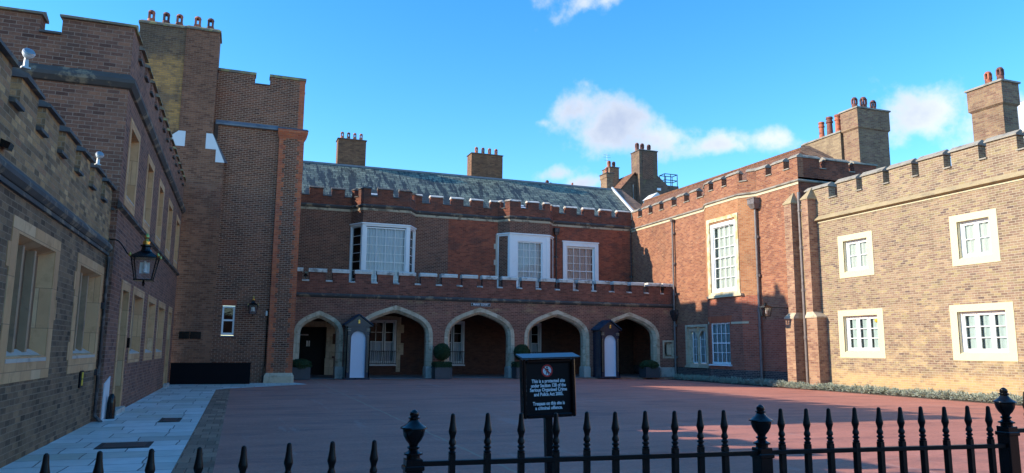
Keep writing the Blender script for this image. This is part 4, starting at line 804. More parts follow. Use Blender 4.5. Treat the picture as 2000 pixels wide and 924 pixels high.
for (x0, x1) in ((A+.28, mid_-.07), (mid_+.07, Bb)): sash(t, sg, x0, x1, .88, 2.74, 2, 4, w, d=-.17, fw=.05, mw=.03, name='casement', curtain='blind', cdep=.08)
bm = NB(); sg.box(bm, A, A+.28, -.24, -.1, .84, 2.6); t.part('jamb', bm, 'st_arch', w); bm = NB(); sg.box(bm, gw[0]-.08, gw[1]+.04, -.02, .09, .62, .72); t.part('sill', bm, 'st_arch', w)
drainpipe(t, 24.86, 31.30, -.05, 8.95, .07, 'pipe_lt', (-1, 0), hopper=(.52, .5), br=[3.6, 5.4, 7.4])
drainpipe(t, 24.74, 27.93, -.05, 9.15, .075, 'pipe_lt', (-1, 0), br=[2.2, 4.4, 6.4, 8.2])
# buttresses
for ups, los in (((24.56, 28.28, 28.78), (24.42, 28.30, 28.88)), ((24.50, 27.10, 27.50), (24.44, 26.82, 27.48))):
    for (xf, y0, y1), z0, z1, low in ((los, -.3, 3.12, True), (ups, 3.12, 8.65, False)):
        bm = NB(); box(bm, xf, XE+.02, y0, y1, z0, z1); bt = t.part('buttress', bm, 'b_butt'); bm = NB(); o = .04
        if low: top = [(ups[0], ups[1]), (XE, ups[1]), (XE, ups[2]), (ups[0], ups[2])]; zt = z1+.28
        else: ym = (y0+y1)/2; top = [(XE-.05, ym-.02), (XE, ym-.02), (XE, ym+.02), (XE-.05, ym+.02)]; zt = z1+.6
        hull8(bm, [(xf-o, y0-o, z1+.002), (XE, y0-o, z1+.002), (XE, y1+o, z1+.002), (xf-o, y1+o, z1+.002)]+[(a, b, z1+.06) for a, b in ((xf-o, y0-o), (XE, y0-o), (XE, y1+o), (xf-o, y1+o))])
        hull8(bm, [(xf-o, y0-o, z1+.062), (XE, y0-o, z1+.062), (XE, y1+o, z1+.062), (xf-o, y1+o, z1+.062)]+[(a, b, zt) for a, b in top])
        t.part('weathering', bm, 'st_arch' if low else 'st_oldy', bt)
# ================================================================== FAR RIGHT RANGE
t = T('brick_building', 'sunlit yellow-brown brick range at far right with four cream-framed casements', 'building', (25, 16, 0))
s0 = 28.15; FY = lambda y: s0-y; sg = Seg((XE, s0), (XE, 4.0))
fw_ = [(25.88, 23.95, 4.83, 6.72, 2, 2), (20.27, 18.39, 4.80, 6.70, 2, 2), (26.12, 23.65, 1.35, 3.41, 3, 3), (20.55, 18.09, 1.32, 3.36, 3, 3), (14.6, 12.7, 4.8, 6.7, 2, 2), (14.9, 12.4, 1.32, 3.36, 3, 3), (9, 7.1, 4.8, 6.7, 2, 2)]
hl = [(FY(a)+.28, FY(b)-.28, c+.22, d-.24) for a, b, c, d, _, _ in fw_]
bm = NB(); sg.wall(bm, 0, FY(4.0), -.35, 7.5, hl, .32); t.part('wall', bm, 'b_far')
bm = NB(); sg.prof(bm, FY(27.08), FY(4), [(0, 7.56), (.06, 7.58), (.20, 7.62), (.20, 7.66), (0, 7.84)]); t.part('moulding', bm, 'st_oldy')
bm = NB(); sg.box(bm, FY(27.08), FY(4), -.02, .035, 7.50, 7.558); t.part('stone_band', bm, 'st_cream')
bm = NB(); ms = [(FY(27.72), FY(26.28))]; k = 25.75
while k > 4.8: ms.append((FY(k), FY(k-1.12))); k -= 1.44
crenel(t, bm, sg, 0, FY(4), 7.5, 8.55, 9.12, ms, .38, 'st_grey', h=.22, ov=.07); t.part('parapet', bm, 'b_far')
bm = NB(); box(bm, 25.4, 40, 4, 28.1, 7.6, 8.0); t.part('roof', bm, 'lead')
for a, b, c, d, nl, rw in fw_:
    u0, u1 = FY(a), FY(b); bm = NB(); frame_rect(bm, sg, u0, u1, c, d, .30, -.02, .02, .24, .26)
    w = t.part('window', bm, 'render_cream')
    bm = NB(); A, Bb, C, D = u0+.30, u1-.30, c+.24, d-.26
    for q in ([(A, .02, C), (A, .02, D), (A+.0, -.3, D), (A, -.3, C)], [(Bb, .02, C), (Bb, .02, D), (Bb, -.3, D), (Bb, -.3, C)], [(A, .02, D), (Bb, .02, D), (Bb, -.3, D), (A, -.3, D)], [(A, .02, C), (Bb, .02, C), (Bb, -.3, C+.06), (A, -.3, C+.06)]): face(bm, [sg.P(*p) for p in q])
    t.part('reveal', bm, 'render_cream', w)
    bm = NB(); frame_rect(bm, sg, A, Bb, C+.02, D, .07, -.26, -.14); t.part('outer_frame', bm, 'white', w)
    lw_ = (Bb-A-.14)/nl
    for k in range(nl): sash(t, sg, A+.07+lw_*k+.01, A+.07+lw_*(k+1)-.01, C+.09, D-.07, 1, rw, w, d=-.17, fw=.075, mw=.035, name='casement', curtain='curtain_lit' if c > 4 else 'blind', cdep=.075, gap=random.uniform(.2, .3) if c < 4 else 0, rm='room', room=.16)
    bm = NB(); sg.prof(bm, A, Bb, [(-.02, C-.01), (-.02, C+.03), (-.14, C+.07), (-.14, C-.01)]); t.part('sill', bm, 'render_cream', w)
# round shade seen in one casement
bm = NB(); lathe(bm, [(.02, -.1), (.075, -.06), (.10, 0), (.075, .06), (.02, .1)], (25.24, 24.22, 2.93), 12); t.part('lamp_shade', bm, 'yel')
chimney(t, 29.0, 31.0, 28.22, 29.22, 8, 13.95, 'b_chimy', [('hood', 29.35, 28.7, 1.0), ('hood', 29.95, 28.7, 1.15), ('hood', 30.6, 28.7, 1.0)], 'st_grey', band=12.95, flare=.07, cap=.12, potm='terrad')
chimney(t, 27.5, 28.3, 19.58, 20.9, 8, 12.15, 'b_chimy', [('hood', 27.8, 20.28, .9), ('hood', 27.8, 19.78, .9)], 'st_grey', band=11.3, flare=.08, cap=.12)
bm = NB(); tube(bm, [(25.5, 24.0, 9.05), (25.5, 4.2, 9.05)], .012, 6)
for y in (23.5, 20, 16.5): tube(bm, [(25.5, y, 8.0), (25.5, y, 9.05)], .015, 6)
t.part('roof_handrail', bm, 'black')
# ================================================================== HOUSE BEHIND
t = T('brick_house', 'dark brick gabled house behind the corner with a big shouldered chimney and tiled roof', 'house', (31, 54, 0))
bm = NB(); pts = [(28.8, 0), (33.6, 0), (33.6, 14.0), (30.6, 16.35), (28.8, 14.35)]
face(bm, [(x, 54, z) for x, z in pts]); face(bm, [(x, 64, z) for x, z in pts]); face(bm, [(28.8, 54, 0), (28.8, 64, 0), (28.8, 64, 14.35), (28.8, 54, 14.35)]); face(bm, [(33.6, 54, 0), (33.6, 64, 0), (33.6, 64, 14), (33.6, 54, 14)]); t.part('wall', bm, 'b_house')
bm = NB(); hull8(bm, [(28.5, 53.85, 14.05), (30.62, 53.85, 16.40), (30.62, 64, 16.40), (28.5, 64, 14.05), (28.5, 53.85, 14.17), (30.62, 53.85, 16.52), (30.62, 64, 16.52), (28.5, 64, 14.17)]); hull8(bm, [(30.62, 53.85, 16.40), (33.9, 53.85, 13.85), (33.9, 64, 13.85), (30.62, 64, 16.40), (30.62, 53.85, 16.52), (33.9, 53.85, 13.97), (33.9, 64, 13.97), (30.62, 64, 16.52)]); t.part('roof', bm, 'tile')
bm = NB(); hull8(bm, [(30.85, 53.5, 0), (33.7, 53.5, 0), (33.7, 54.9, 0), (30.85, 54.9, 0), (30.85, 53.5, 15.4), (33.7, 53.5, 15.4), (33.7, 54.9, 15.4), (30.85, 54.9, 15.4)]); hull8(bm, [(30.85, 53.5, 15.402), (33.7, 53.5, 15.402), (33.7, 54.9, 15.402), (30.85, 54.9, 15.402), (30.85, 53.5, 16.3), (32.6, 53.5, 16.3), (32.6, 54.9, 16.3), (30.85, 54.9, 16.3)]); t.part('chimney_shoulder', bm, 'b_house')
ch = chimney(t, 30.85, 32.6, 53.5, 54.9, 16.3, 18.35, 'b_house', [('hood', 31.05, 54.2, 1.15), ('hood', 31.55, 54.2, 1.15), ('hood', 32.2, 54.2, 1.1)], 'st_dark', cap=.1, potm='terrad')
bm = NB(); box(bm, 31.15, 32.2, 53.47, 53.5, 15.9, 18.2); t.part('recessed_panel', bm, 'b_dark', ch)
chimney(t, 29.35, 30.25, 56, 57.4, 14.5, 17.3, 'b_chimy', [('hood', 29.6, 56.6, 1.05), ('hood', 30.05, 56.6, 1.0)], 'st_dark', cap=.08)
bm = NB(); tube(bm, [(30.45, 53.9, 15.4), (30.45, 53.9, 13.9), (29.7, 53.9, 13.5)], .06, 8); t.part('drainpipe', bm, 'greymetal')
bm = NB(); box(bm, 31.4, 31.65, 53.42, 53.5, 14.0, 14.2); box(bm, 32.5, 32.85, 53.42, 53.5, 15.0, 15.2); t.part('wall_light', bm, 'signwhite')
bm = NB(); box(bm, 33.3, 34.7, 53.6, 54.6, 0, 15.55); t.part('stair_turret', bm, 'b_house')
t = T('roof_railing', 'small black tubular guard rail on the flat top beside the big chimney', 'railing', (34, 54, 15.55)); bm = NB()
for x in (33.4, 34.0, 34.65):
    for y in (53.7, 54.5): tube(bm, [(x, y, 15.55), (x, y, 16.6)], .035, 6)
for z in (16.05, 16.58):
    for y in (53.7, 54.5): tube(bm, [(33.4, y, z-.3*(z > 16.2)*0), (34.65, y, z)], .035, 6)
    for x in (33.4, 34.65): tube(bm, [(x, 53.7, z), (x, 54.5, z)], .035, 6)
t.part('rails', bm, plain('blue_grey_rail', (.03, .06, .08), .4))
t = T('white_dormer', 'small white gabled roof dormer poking above the sunlit corner battlements', 'dormer', (29.4, 47.5, 10)); bm = NB()
x0, x1, y0, y1 = 28.75, 29.75, 48.2, 49.4; hull8(bm, [(x0, y0, 9.5), (x1, y0, 9.5), (x1, y1, 9.5), (x0, y1, 9.5), (x0, y0, 13.05), (x1, y0, 13.05), (x1, y1, 13.05), (x0, y1, 13.05)]); t.part('cheek', bm, 'flash')
bm = NB(); xm = (x0+x1)/2; v = [(x0-.12, y0-.12, 13.0), (x1+.12, y0-.12, 13.0), (xm, y0-.12, 13.5), (x0-.12, y1, 13.0), (x1+.12, y1, 13.0), (xm, y1, 13.5)]
for f in ((0, 1, 2), (3, 5, 4), (0, 2, 5, 3), (1, 4, 5, 2), (0, 3, 4, 1)): face(bm, [v[i] for i in f])
t.part('dormer_roof', bm, 'flash')
t = T('tv_aerial', 'thin wire television aerial above the leftmost chimney of the back corner', 'aerial', (26.45, 50.9, 15.3)); bm = NB(); tube(bm, [(26.45, 50.9, 15.3), (26.45, 50.9, 16.9)], .014, 5)
for z, w in ((16.85, .28), (16.65, .34), (16.4, .25)): tube(bm, [(26.45-w, 50.9, z), (26.45+w, 50.9, z)], .01, 5)
t.part('mast', bm, 'greymetal')
t = T('white_building', 'edge of a pale rendered building beyond the far-right chimney', 'building', (86, 60, 0)); bm = NB()
box(bm, 89.8, 112, 50, 62, 0, 32.6); t.part('wall', bm, 'flash'); bm = NB(); hull8(bm, [(89.7, 49.8, 32.6), (112, 49.8, 32.6), (112, 62, 32.6), (89.7, 62, 32.6), (98, 54, 36), (105, 54, 36), (105, 58, 36), (98, 58, 36)]); t.part('roof', bm, 'flash')
t = T('reflection_wall', 'unseen brick wall behind the viewer, added for the window glass to reflect', 'wall', (0, -22, 0)); bm = NB(); box(bm, -70, 90, -22.5, -22, -.2, 5.5); t.part('wall', bm, 'b_tall'); bm = NB(); box(bm, -70, 90, -22.6, -21.9, 5.502, 5.6); t.part('coping_stone', bm, 'st_grey')  # added wall out of view, gives the window panes something to reflect
# ================================================================== STREET-LEVEL THINGS
t = T('black_hoarding', 'low plain black hoarding closing off the foot of the chimney breast', 'barrier', (-1.2, 34.6, 0)); bm = NB(); box(bm, -2.66, .52, 34.6, 34.66, .01, .88); box(bm, .46, .52, 34.66, 35.2, .01, .88); t.part('panel', bm, 'panel')
bm = NB(); box(bm, -2.68, .54, 34.58, 34.68, .882, .91); t.part('top_rail', bm, 'panel')
# sentry boxes
def sentry(loc, label):
    t = T('sentry_box', label, 'sentry box', loc, 'sentry boxes in front of the arcade'); t.local = True
    w, d, h = .60, 1.0, 2.72
    bm = NB(); box(bm, -w, -w+.06, 0, d, .1, h); box(bm, w-.06, w, 0, d, .1, h); box(bm, -w+.06, w-.06, d-.06, d, .1, h)
    # front with round-headed opening
    n = 12; ow = .37; zc = 2.08
    box(bm, -w+.002, -ow, 0.0, .05, .1, h); box(bm, ow, w-.002, 0.0, .05, .1, h); pv = None
    for k in range(n+1):
        a = math.pi*(1-k/n); x = ow*math.cos(a); z = zc+ow*math.sin(a)
        if pv: hull8(bm, [(pv[0], 0, pv[1]), (x, 0, z), (x, .05, z), (pv[0], .05, pv[1]), (pv[0], 0, h), (x, 0, h), (x, .05, h), (pv[0], .05, h)])
        pv = (x, z)
    box(bm, -w-.03, w+.03, -.03, d+.03, 0, .10); t.part('body', bm, 'navy')
    bm = NB(); box(bm, -ow-.02, ow+.02, .10, .12, .14, 2.50)
    for k in range(6): box(bm, -ow+.02+k*.125, -ow+.03+k*.125, .095, .10, .14, 2.5)
    box(bm, -ow, -ow+.012, .0501, .1, .14, 2.1); box(bm, ow-.012, ow, .0501, .1, .14, 2.1); box(bm, -ow, ow, .02, .1, .10, .15); t.part('lining', bm, 'boxwhite')
    bm = NB()
    for sx in (-1, 1): box(bm, sx*.49-.035, sx*.49+.035, -.015, 0, .38, 2.22); 
    t.part('gilt_panel_edge', bm, plain('dull_gilt', (.30, .22, .10), .5)); bm = NB()
    for sx in (-1, 1): box(bm, sx*.49-.022, sx*.49+.022, -.02, -.015, .40, 2.20)
    t.part('pilaster_inset', bm, 'navy'); bm = NB()
    for sx in (-1, 1):
        for z in (2.44, 2.53): box(bm, sx*.48-.09, sx*.48+.09, -.03, 0, z, z+.03)
    t.part('capital', bm, plain('dull_gilt_capital', (.32, .28, .20), .5))
    bm = NB(); hh = .52; ew = w+.12
    for y0, y1 in ((-.12, d+.10),):
        hull8(bm, [(-ew, y0, h), (0, y0, h+hh), (0, y1, h+hh), (-ew, y1, h), (-ew, y0, h+.07), (0, y0, h+hh+.08), (0, y1, h+hh+.08), (-ew, y1, h+.07)])
        hull8(bm, [(0, y0, h+hh), (ew, y0, h), (ew, y1, h), (0, y1, h+hh), (0, y0, h+hh+.08), (ew, y0, h+.07), (ew, y1, h+.07), (0, y1, h+hh+.08)])
    r = t.part('roof', bm, M['roofnavy']); bm = NB(); v = [(-ew+.05, 0, h), (ew-.05, 0, h), (0, 0, h+hh-.02), (-ew+.05, .04, h), (ew-.05, .04, h), (0, .04, h+hh-.02)]
    for f in ((0, 1, 2), (3, 5, 4), (0, 2, 5, 3), (1, 4, 5, 2), (0, 3, 4, 1)): face(bm, [v[i] for i in f])
    t.part('pediment', bm, 'navy', r); bm = NB(); box(bm, -ew+.02, ew-.02, -.05, 0, h-.04, h+.0); t.part('cornice', bm, 'navy', r)
    bm = NB(); lathe(bm, [(.03, 0), (.055, .02), (.05, .07), (.02, .085), (.055, .1), (.06, .14), (.035, .18), (.01, .21)], (0, -.02, h+.10), 10, 1); bmesh.ops.scale(bm, vec=(1, .3, 1), verts=bm.verts); bmesh.ops.translate(bm, verts=bm.verts, vec=(0, -.03, 0)); t.part('gold_cypher', bm, 'gold')
    return t.e
M['roofnavy'] = brick('navy_slate_roof', [(.02, .035, .06), (.035, .055, .09), (.05, .075, .11)], (.01, .015, .02), bw=.2, rh=.14, ms=.008, var=.2, warp=0)
s1 = sentry((5.68, 38.35, .0), 'dark navy sentry box with pitched roof between the first and second arches')
s2_ = copy_tree(s1); s2_.location = (20.0, 38.35, 0.0); s2_['label'] = 'dark navy sentry box whose side shows, between the fourth and fifth arches'
# clipped shrubs in planters
def leaf_cloud(bm, fn, n, s):
    for _ in range(n):
        p, nr = fn(); nr = Vector(nr).normalized(); q = Vector([random.gauss(0, 1) for _ in range(3)]).normalized(); nr = (nr+q*.8).normalized()
        a = nr.cross(Vector((random.random()-.5, random.random()-.5, random.random()-.5))).normalized(); b = nr.cross(a); k = s*random.uniform(.6, 1.3); p = Vector(p)
        bm.faces.new([bm.verts.new(p+a*k), bm.verts.new(p+b*k*.55), bm.verts.new(p-a*k), bm.verts.new(p-b*k*.55)])
def sph(c, r, sq=1.0):
    def f():
        while True:
            v = Vector([random.uniform(-1, 1) for _ in range(3)])
            if .01 < v.length < 1: break
        v.normalize(); rr = r*random.uniform(.86, 1.05); return (c[0]+v.x*rr, c[1]+v.y*rr, c[2]+v.z*rr*sq), v
    return f
def boxpts(x0, x1, y0, y1, z0, z1):
    def f():
        k = random.choice(['t', 't', 'f', 'f', 's', 'b']); x, y, z = random.uniform(x0, x1), random.uniform(y0, y1), random.uniform(z0, z1); j = random.uniform(-.03, .03)
        if k == 't': return (x, y, z1+j), (0, 0, 1)
        if k == 'f': return (x, y0+j, z), (0, -1, 0)
        if k == 'b': return (x, y1+j, z), (0, 1, 0)
        s_ = random.choice([(x0, -1), (x1, 1)]); return (s_[0]+j, y, z), (s_[1], 0, 0)
    return f
def planter(loc, label, ball):
    t = T('potted_topiary', label, 'potted shrub', loc, 'planters along the arcade'); t.local = True
    bm = NB(); w = .43; hull8(bm, [(-w, -w, 0.02), (w, -w, 0.02), (w, w, 0.02), (-w, w, 0.02), (-w, -w, .58), (w, -w, .58), (w, w, .58), (-w, w, .58)])
    for sx in (-1, 1): box(bm, sx*w-.03, sx*w+.03, -w-.02, -w, .02, .60)
    box(bm, -w-.02, w+.02, -w-.02, w+.02, .582, .62); t.part('planter_box', bm, plain('planter_lead_grey', (.055, .06, .068), .55))
    bm = NB()
    if ball: box(bm, -.38, .38, -.38, .38, .6, .80); leaf_cloud(bm, boxpts(-.44, .44, -.44, .44, .6, .88), 1500, .035)
    else:
        lathe(bm, [(.35, .6), (.5, .75), (.42, .9), (.15, .98)], (0, 0, 0), 14)
        leaf_cloud(bm, sph((0, 0, .72), .55, .55), 2200, .042)
    t.part('low_foliage', bm, 'leaf', recalc=False)
    if ball:
        bm = NB(); tube(bm, [(0, 0, .7), (.01, 0, 1.1)], .035, 8); t.part('stem', bm, 'wood')
        bm = NB(); lathe(bm, [(.05, -.36), (.25, -.30), (.36, -.1), (.37, .08), (.27, .28), (.06, .37)], (0, 0, 1.42), 16); leaf_cloud(bm, sph((0, 0, 1.42), .44), 3600, .036); t.part('ball_crown', bm, 'leaf', recalc=False)
    return t.e
p1 = planter((10.17, 38.75, 0), 'round-headed topiary in a grey planter left of the middle arch', True)
p2 = copy_tree(p1); p2.location = (14.72, 38.75, 0); p2['label'] = 'round-headed topiary half hidden by the notice board, right of the middle arch'
p3 = planter((2.92, 38.75, 0), 'low bushy shrub in a planter at the left foot of the first arch', False)
p4 = copy_tree(p3); p4.location = (22.75, 38.75, 0); p4['label'] = 'low bushy shrub in a planter inside the right foot of the fifth arch'
# wall lanterns
def lantern(loc, label, s=1.0, arm=(-1, 0), armlen=.8, gold=True, style='s'):
    t = T('wall_lantern', label, 'lantern', loc, 'wall lanterns'); t.local = True
    bm = NB(); h = .46*s; wt, wb = .25*s, .17*s
    def q(z, w): return [(-w, -w, z), (w, -w, z), (w, w, z), (-w, w, z)]
    zt, zb = 0, -h
    for sx in (-1, 1):
        for sy in (-1, 1): hull8(bm, [(sx*wb+dx, sy*wb+dy, zb) for dx, dy in ((-.012, -.012), (.012, -.012), (.012, .012), (-.012, .012))]+[(sx*wt+dx, sy*wt+dy, zt) for dx, dy in ((-.012, -.012), (.012, -.012), (.012, .012), (-.012, .012))])
    box(bm, -wb-.02, wb+.02, -wb-.02, wb+.02, zb-.03*s, zb); lathe(bm, [(.02*s, -.12*s), (.03*s, -.06*s), (.015*s, 0)], (0, 0, zb-.02), 8)
    box(bm, -wt-.02, wt+.02, -wt-.02, wt+.02, zt, zt+.025*s); t.part('frame', bm, 'black')
    bm = NB(); hull8(bm, [(x*1.15, y*1.15, zt+.026*s) for x, y, z in q(0, wt)]+[(x, y, zt+.16*s) for x, y, z in q(0, .11*s)]); lathe(bm, [(.12*s, .16*s), (.10*s, .2*s), (.09*s, .26*s), (.125*s, .28*s), (.125*s, .30*s), (.08*s, .32*s)], (0, 0, zt), 12); t.part('lantern_roof', bm, 'black')
    if gold:
        bm = NB(); lathe(bm, [(.075*s, .32*s), (.08*s, .38*s), (.055*s, .40*s), (.03*s, .44*s), (.05*s, .48*s), (.04*s, .53*s), (.01*s, .57*s)], (0, 0, 0), 12); t.part('crown', bm, 'gold', smooth=True)
        for sx in (-1, 1):
            for sy in (-1, 1): bm = NB(); lathe(bm, [(.02*s, 0), (.035*s, .03*s), (.025*s, .06*s), (.008*s, .09*s)], (sx*wt*1.1, sy*wt*1.1, .02*s), 8); t.part('corner_finial', bm, 'gold')
    bm = NB()
    for (a, b) in (((-1, -1), (1, -1)), ((1, -1), (1, 1)), ((1, 1), (-1, 1)), ((-1, 1), (-1, -1))): face(bm, [(a[0]*wb, a[1]*wb, zb), (b[0]*wb, b[1]*wb, zb), (b[0]*wt, b[1]*wt, zt), (a[0]*wt, a[1]*wt, zt)])
    t.part('glass', bm, 'glass'); bm = NB(); lathe(bm, [(.05*s, -.30*s), (.035*s, -.22*s), (.05*s, -.18*s), (.02*s, -.05*s)], (0, 0, 0), 10); box(bm, -.10*s, .10*s, .0, .012, -.32*s, -.08*s); t.part('lamp_fitting', bm, 'lampglass')
    bm = NB(); ax, ay = arm
    if style == 's': pts = [(ax*wt, ay*wt, .03)]+[(ax*(wt+(armlen-wt)*k/8), ay*(wt+(armlen-wt)*k/8), .03+.36*(.5-.5*math.cos(math.pi*min(1, k/6)))) for k in range(1, 9)]; tube(bm, pts, .016, 6); tube(bm, [(ax*armlen, ay*armlen, .42), (ax*armlen, ay*armlen, -.3)], .014, 6)
    else: tube(bm, [(0, 0, .05*s), (ax*armlen, ay*armlen, .05*s)], .020, 6); tube(bm, [(ax*armlen*.75, ay*armlen*.75, .05*s), (ax*armlen, ay*armlen, -.12)], .014, 6)
    t.part('bracket', bm, 'black')
    return t
lantern((-2.06, 18.0, 3.50), 'large black lantern with gold crown bracketed off the left range', 1.0, (-1, .0), .74)
lantern((.48, 35.12, 3.42), 'small black lantern on the tower wall beside the narrow white window', .78, (0, 1), .45)
lantern((23.35, 28.95, 3.62), 'black lantern on a long arm beside the drainpipe of the sunlit range', .82, (1, 0), 1.62, gold=False, style='t')
# floodlights, cameras
def flood(loc, label, rz=0):
    t = T('floodlight', label, 'floodlight', loc, 'floodlights on the left battlements', rz); t.local = True
    bm = NB(); lathe(bm, [(.03, -.02), (.07, 0), (.11, .06), (.12, .12)], (0, 0, 0), 14); bmesh.ops.rotate(bm, cent=(0, 0, 0), matrix=Matrix.Rotation(math.radians(50), 3, 'X'), verts=bm.verts); t.part('lamp_body', bm, 'signwhite', smooth=True)
    bm = NB(); lathe(bm, [(.118, .121), (.10, .15), (.05, .17), (.01, .175)], (0, 0, 0), 14); bmesh.ops.rotate(bm, cent=(0, 0, 0), matrix=Matrix.Rotation(math.radians(50), 3, 'X'), verts=bm.verts); t.part('lens', bm, 'greymetal', smooth=True)
    bm = NB(); hull8(bm, [(-.04, -.04, -.22), (.04, -.04, -.22), (.04, .04, -.22), (-.04, .04, -.22), (-.03, -.03, -.02), (.03, -.03, -.02), (.03, .03, -.02), (-.03, .03, -.02)]); box(bm, -.08, .08, -.05, .05, -.25, -.22); t.part('bracket', bm, 'greymetal'); t.e.scale = (.62, .62, .62)
flood((-2.74, 10.47, 5.2), 'white floodlight on the nearest battlement, upper left corner', .6); flood((-2.74, 15.62, 5.16), 'white floodlight on the battlement nearer the tall range', .6)
t = T('security_camera', 'dark boxy wall camera on the near left parapet', 'camera', (-2.83, 10.25, 4.0)); bm = NB(); hull8(bm, [(-2.84, 10.15, 3.95), (-2.74, 10.15, 3.92), (-2.74, 10.3, 3.92), (-2.84, 10.3, 3.95), (-2.84, 10.15, 4.05), (-2.72, 10.15, 4.0), (-2.72, 10.3, 4.0), (-2.84, 10.3, 4.05)]); t.part('housing', bm, 'black')
def cctv(loc, label):
    t = T('security_camera', label, 'camera', loc, 'cameras on the arcade parapet'); t.local = True; bm = NB(); lathe(bm, [(.03, 0), (.03, .12), (.09, .13), (.1, .2), (.05, .26)], (0, 0, 0), 10); t.part('mount', bm, 'black'); bm = NB(); box(bm, -.06, .06, -.26, .08, .26, .36); t.part('housing', bm, 'black'); return t.e
c1 = cctv((3.0, 39.25, 5.08), 'black camera in the leftmost gap of the arcade parapet'); c2 = copy_tree(c1); c2.location = (24.1, 39.25, 5.08); c2['label'] = 'black camera in the rightmost gap of the arcade parapet'
# signs
t = T('name_plate', 'long white-lettered name plate reading FRIARY COURT above the middle arch', 'sign', (12.48, 39.34, 4.02)); bm = NB(); box(bm, 11.91, 13.06, 39.33, 39.375, 3.93, 4.12); t.part('plate', bm, 'blackmat')
bm = NB()
sx_ = Seg((11.91, 39.33), (13.06, 39.33)); frame_rect(bm, sx_, .02, 1.13, 3.945, 4.105, .012, 0, .003); t.part('border', bm, 'signwhite')
t.part('lettering', place_bm(text_bm('FRIARY COURT', .125, .003, 1.05), (12.485, 39.326, 4.025), (1, 0, 0), (0, 0, 1)), 'signwhite', recalc=False)
t = T('wall_sign', 'small yellow and black tag fixed below the second stone window', 'sign', (-2.8, 16.48, .96)); bm = NB(); box(bm, -2.83, -2.80, 16.25, 16.55, .80, 1.12); t.part('plate', bm, 'blackmat'); bm = NB(); box(bm, -2.799, -2.795, 16.36, 16.50, .84, .95); box(bm, -2.799, -2.795, 16.36, 16.50, .97, 1.09); t.part('yellow_field', bm, 'yel')
ang = .0; ct, st_ = math.cos(ang), math.sin(ang); tv = Vector((ct, st_, 0)); nv = Vector((st_, -ct, 0)); SC = Vector((2.19, 5.2, 1.1)); 
t = T('notice_board', 'black notice board on a post behind the railings, warning of a protected site', 'sign', (2.19, 5.2, 0))
sb_ = Seg((SC.x-.212, SC.y), (SC.x+.212, SC.y)); Wd = .424
bm = NB(); sb_.box(bm, 0, Wd, -.04, .0, 1.10, 1.53); t.part('board', bm, 'blackmat')
bm = NB()
for (u0, u1, z0, z1, inn) in ((0, .030, 1.10, 1.53, 0), (Wd-.030, Wd, 1.10, 1.53, 0), (0, Wd, 1.10, 1.13, 1), (0, Wd, 1.50, 1.53, 1)): sb_.box(bm, u0+(.030 if inn else 0), u1-(.030 if inn else 0), 0, .03, z0, z1)
t.part('frame', bm, 'black', bevel=.008)
bm = NB(); sb_.prof(bm, -.022, Wd+.022, [(.060, 1.535), (.085, 1.543), (-.06, 1.572), (-.06, 1.56)]); t.part('cap', bm, 'lead')
bm = NB(); sb_.box(bm, Wd*.5-.027, Wd*.5+.027, -.05, -.002, 0, 1.10); t.part('post', bm, 'black')
ctr = lambda u, z, d=.003: sb_.P(u, d, z)
lines = [('This is a protected site', 1.367, 65), ('under Section 128 of the', 1.334, 68), ('Serious Organised Crime', 1.303, 72), ('and Police Act 2005.', 1.270, 57), ('Trespass on this site is', 1.203, 62), ('a criminal offence.', 1.170, 53)]
bm = NB()
for txt, z, wpx in lines:
    b_ = text_bm(txt, .036, .0010, 1.0); w_ = max(v.co.x for v in b_.verts)-min(v.co.x for v in b_.verts); bmesh.ops.scale(b_, vec=(wpx*.00415/w_, 1, 1), verts=b_.verts)
    place_bm(b_, ctr(Wd/2, z), tv, (0, 0, 1)); me = bpy.data.meshes.new('t'); b_.to_mesh(me); b_.free(); bm.from_mesh(me); bpy.data.meshes.remove(me)
t.part('lettering', bm, 'signwhite', recalc=False)
def disc(r0, r1, c, d, n=32):
    bm = NB(); cc = ctr(*c, d)
    for k in range(n):
        a, b = 2*math.pi*k/n, 2*math.pi*(k+1)/n; f = lambda r, q: cc+tv*(r*math.cos(q))+Vector((0, 0, r*math.sin(q)))
        pts = [f(r0, a), f(r1, a), f(r1, b)]+([f(r0, b)] if r0 else []); face(bm, pts if r0 else [cc, f(r1, a), f(r1, b)])
    return bm
pic = t.part('pictogram', disc(0, .040, (Wd*.48, 1.443), .002), 'signwhite', recalc=False)
t.part('red_ring', disc(.034, .046, (Wd*.48, 1.443), .004), 'red', pic, recalc=False)
bm = NB(); c0 = ctr(Wd*.48, 1.443, .0030)
def pl(pts, off=0): face(bm, [c0+tv*x+Vector((0, 0, z))+nv*off for x, z in pts])
for k in range(8): pass
pl([(.007*math.cos(a*math.pi/5), .024+.0065*math.sin(a*math.pi/5)) for a in range(10)]); pl([(-.008, .015), (.008, .015), (.006, -.006), (-.006, -.006)]); pl([(-.006, -.005), (0, -.005), (-.006, -.030), (-.012, -.028)]); pl([(0, -.005), (.006, -.005), (.014, -.028), (.008, -.030)]); pl([(-.008, .015), (-.006, .011), (-.017, -.004), (-.019, 0)]); pl([(.008, .015), (.006, .011), (.015, -.004), (.018, -.001)])
t.part('walking_figure', bm, 'blackmat', pic, recalc=False)
bm = NB(); pl([(-.029, .022), (-.023, .028), (.029, -.022), (.023, -.028)], .003); t.part('red_bar', bm, 'red', pic, recalc=False); t.e.rotation_euler = (0, -.03, 0); t.e.location.x += .04
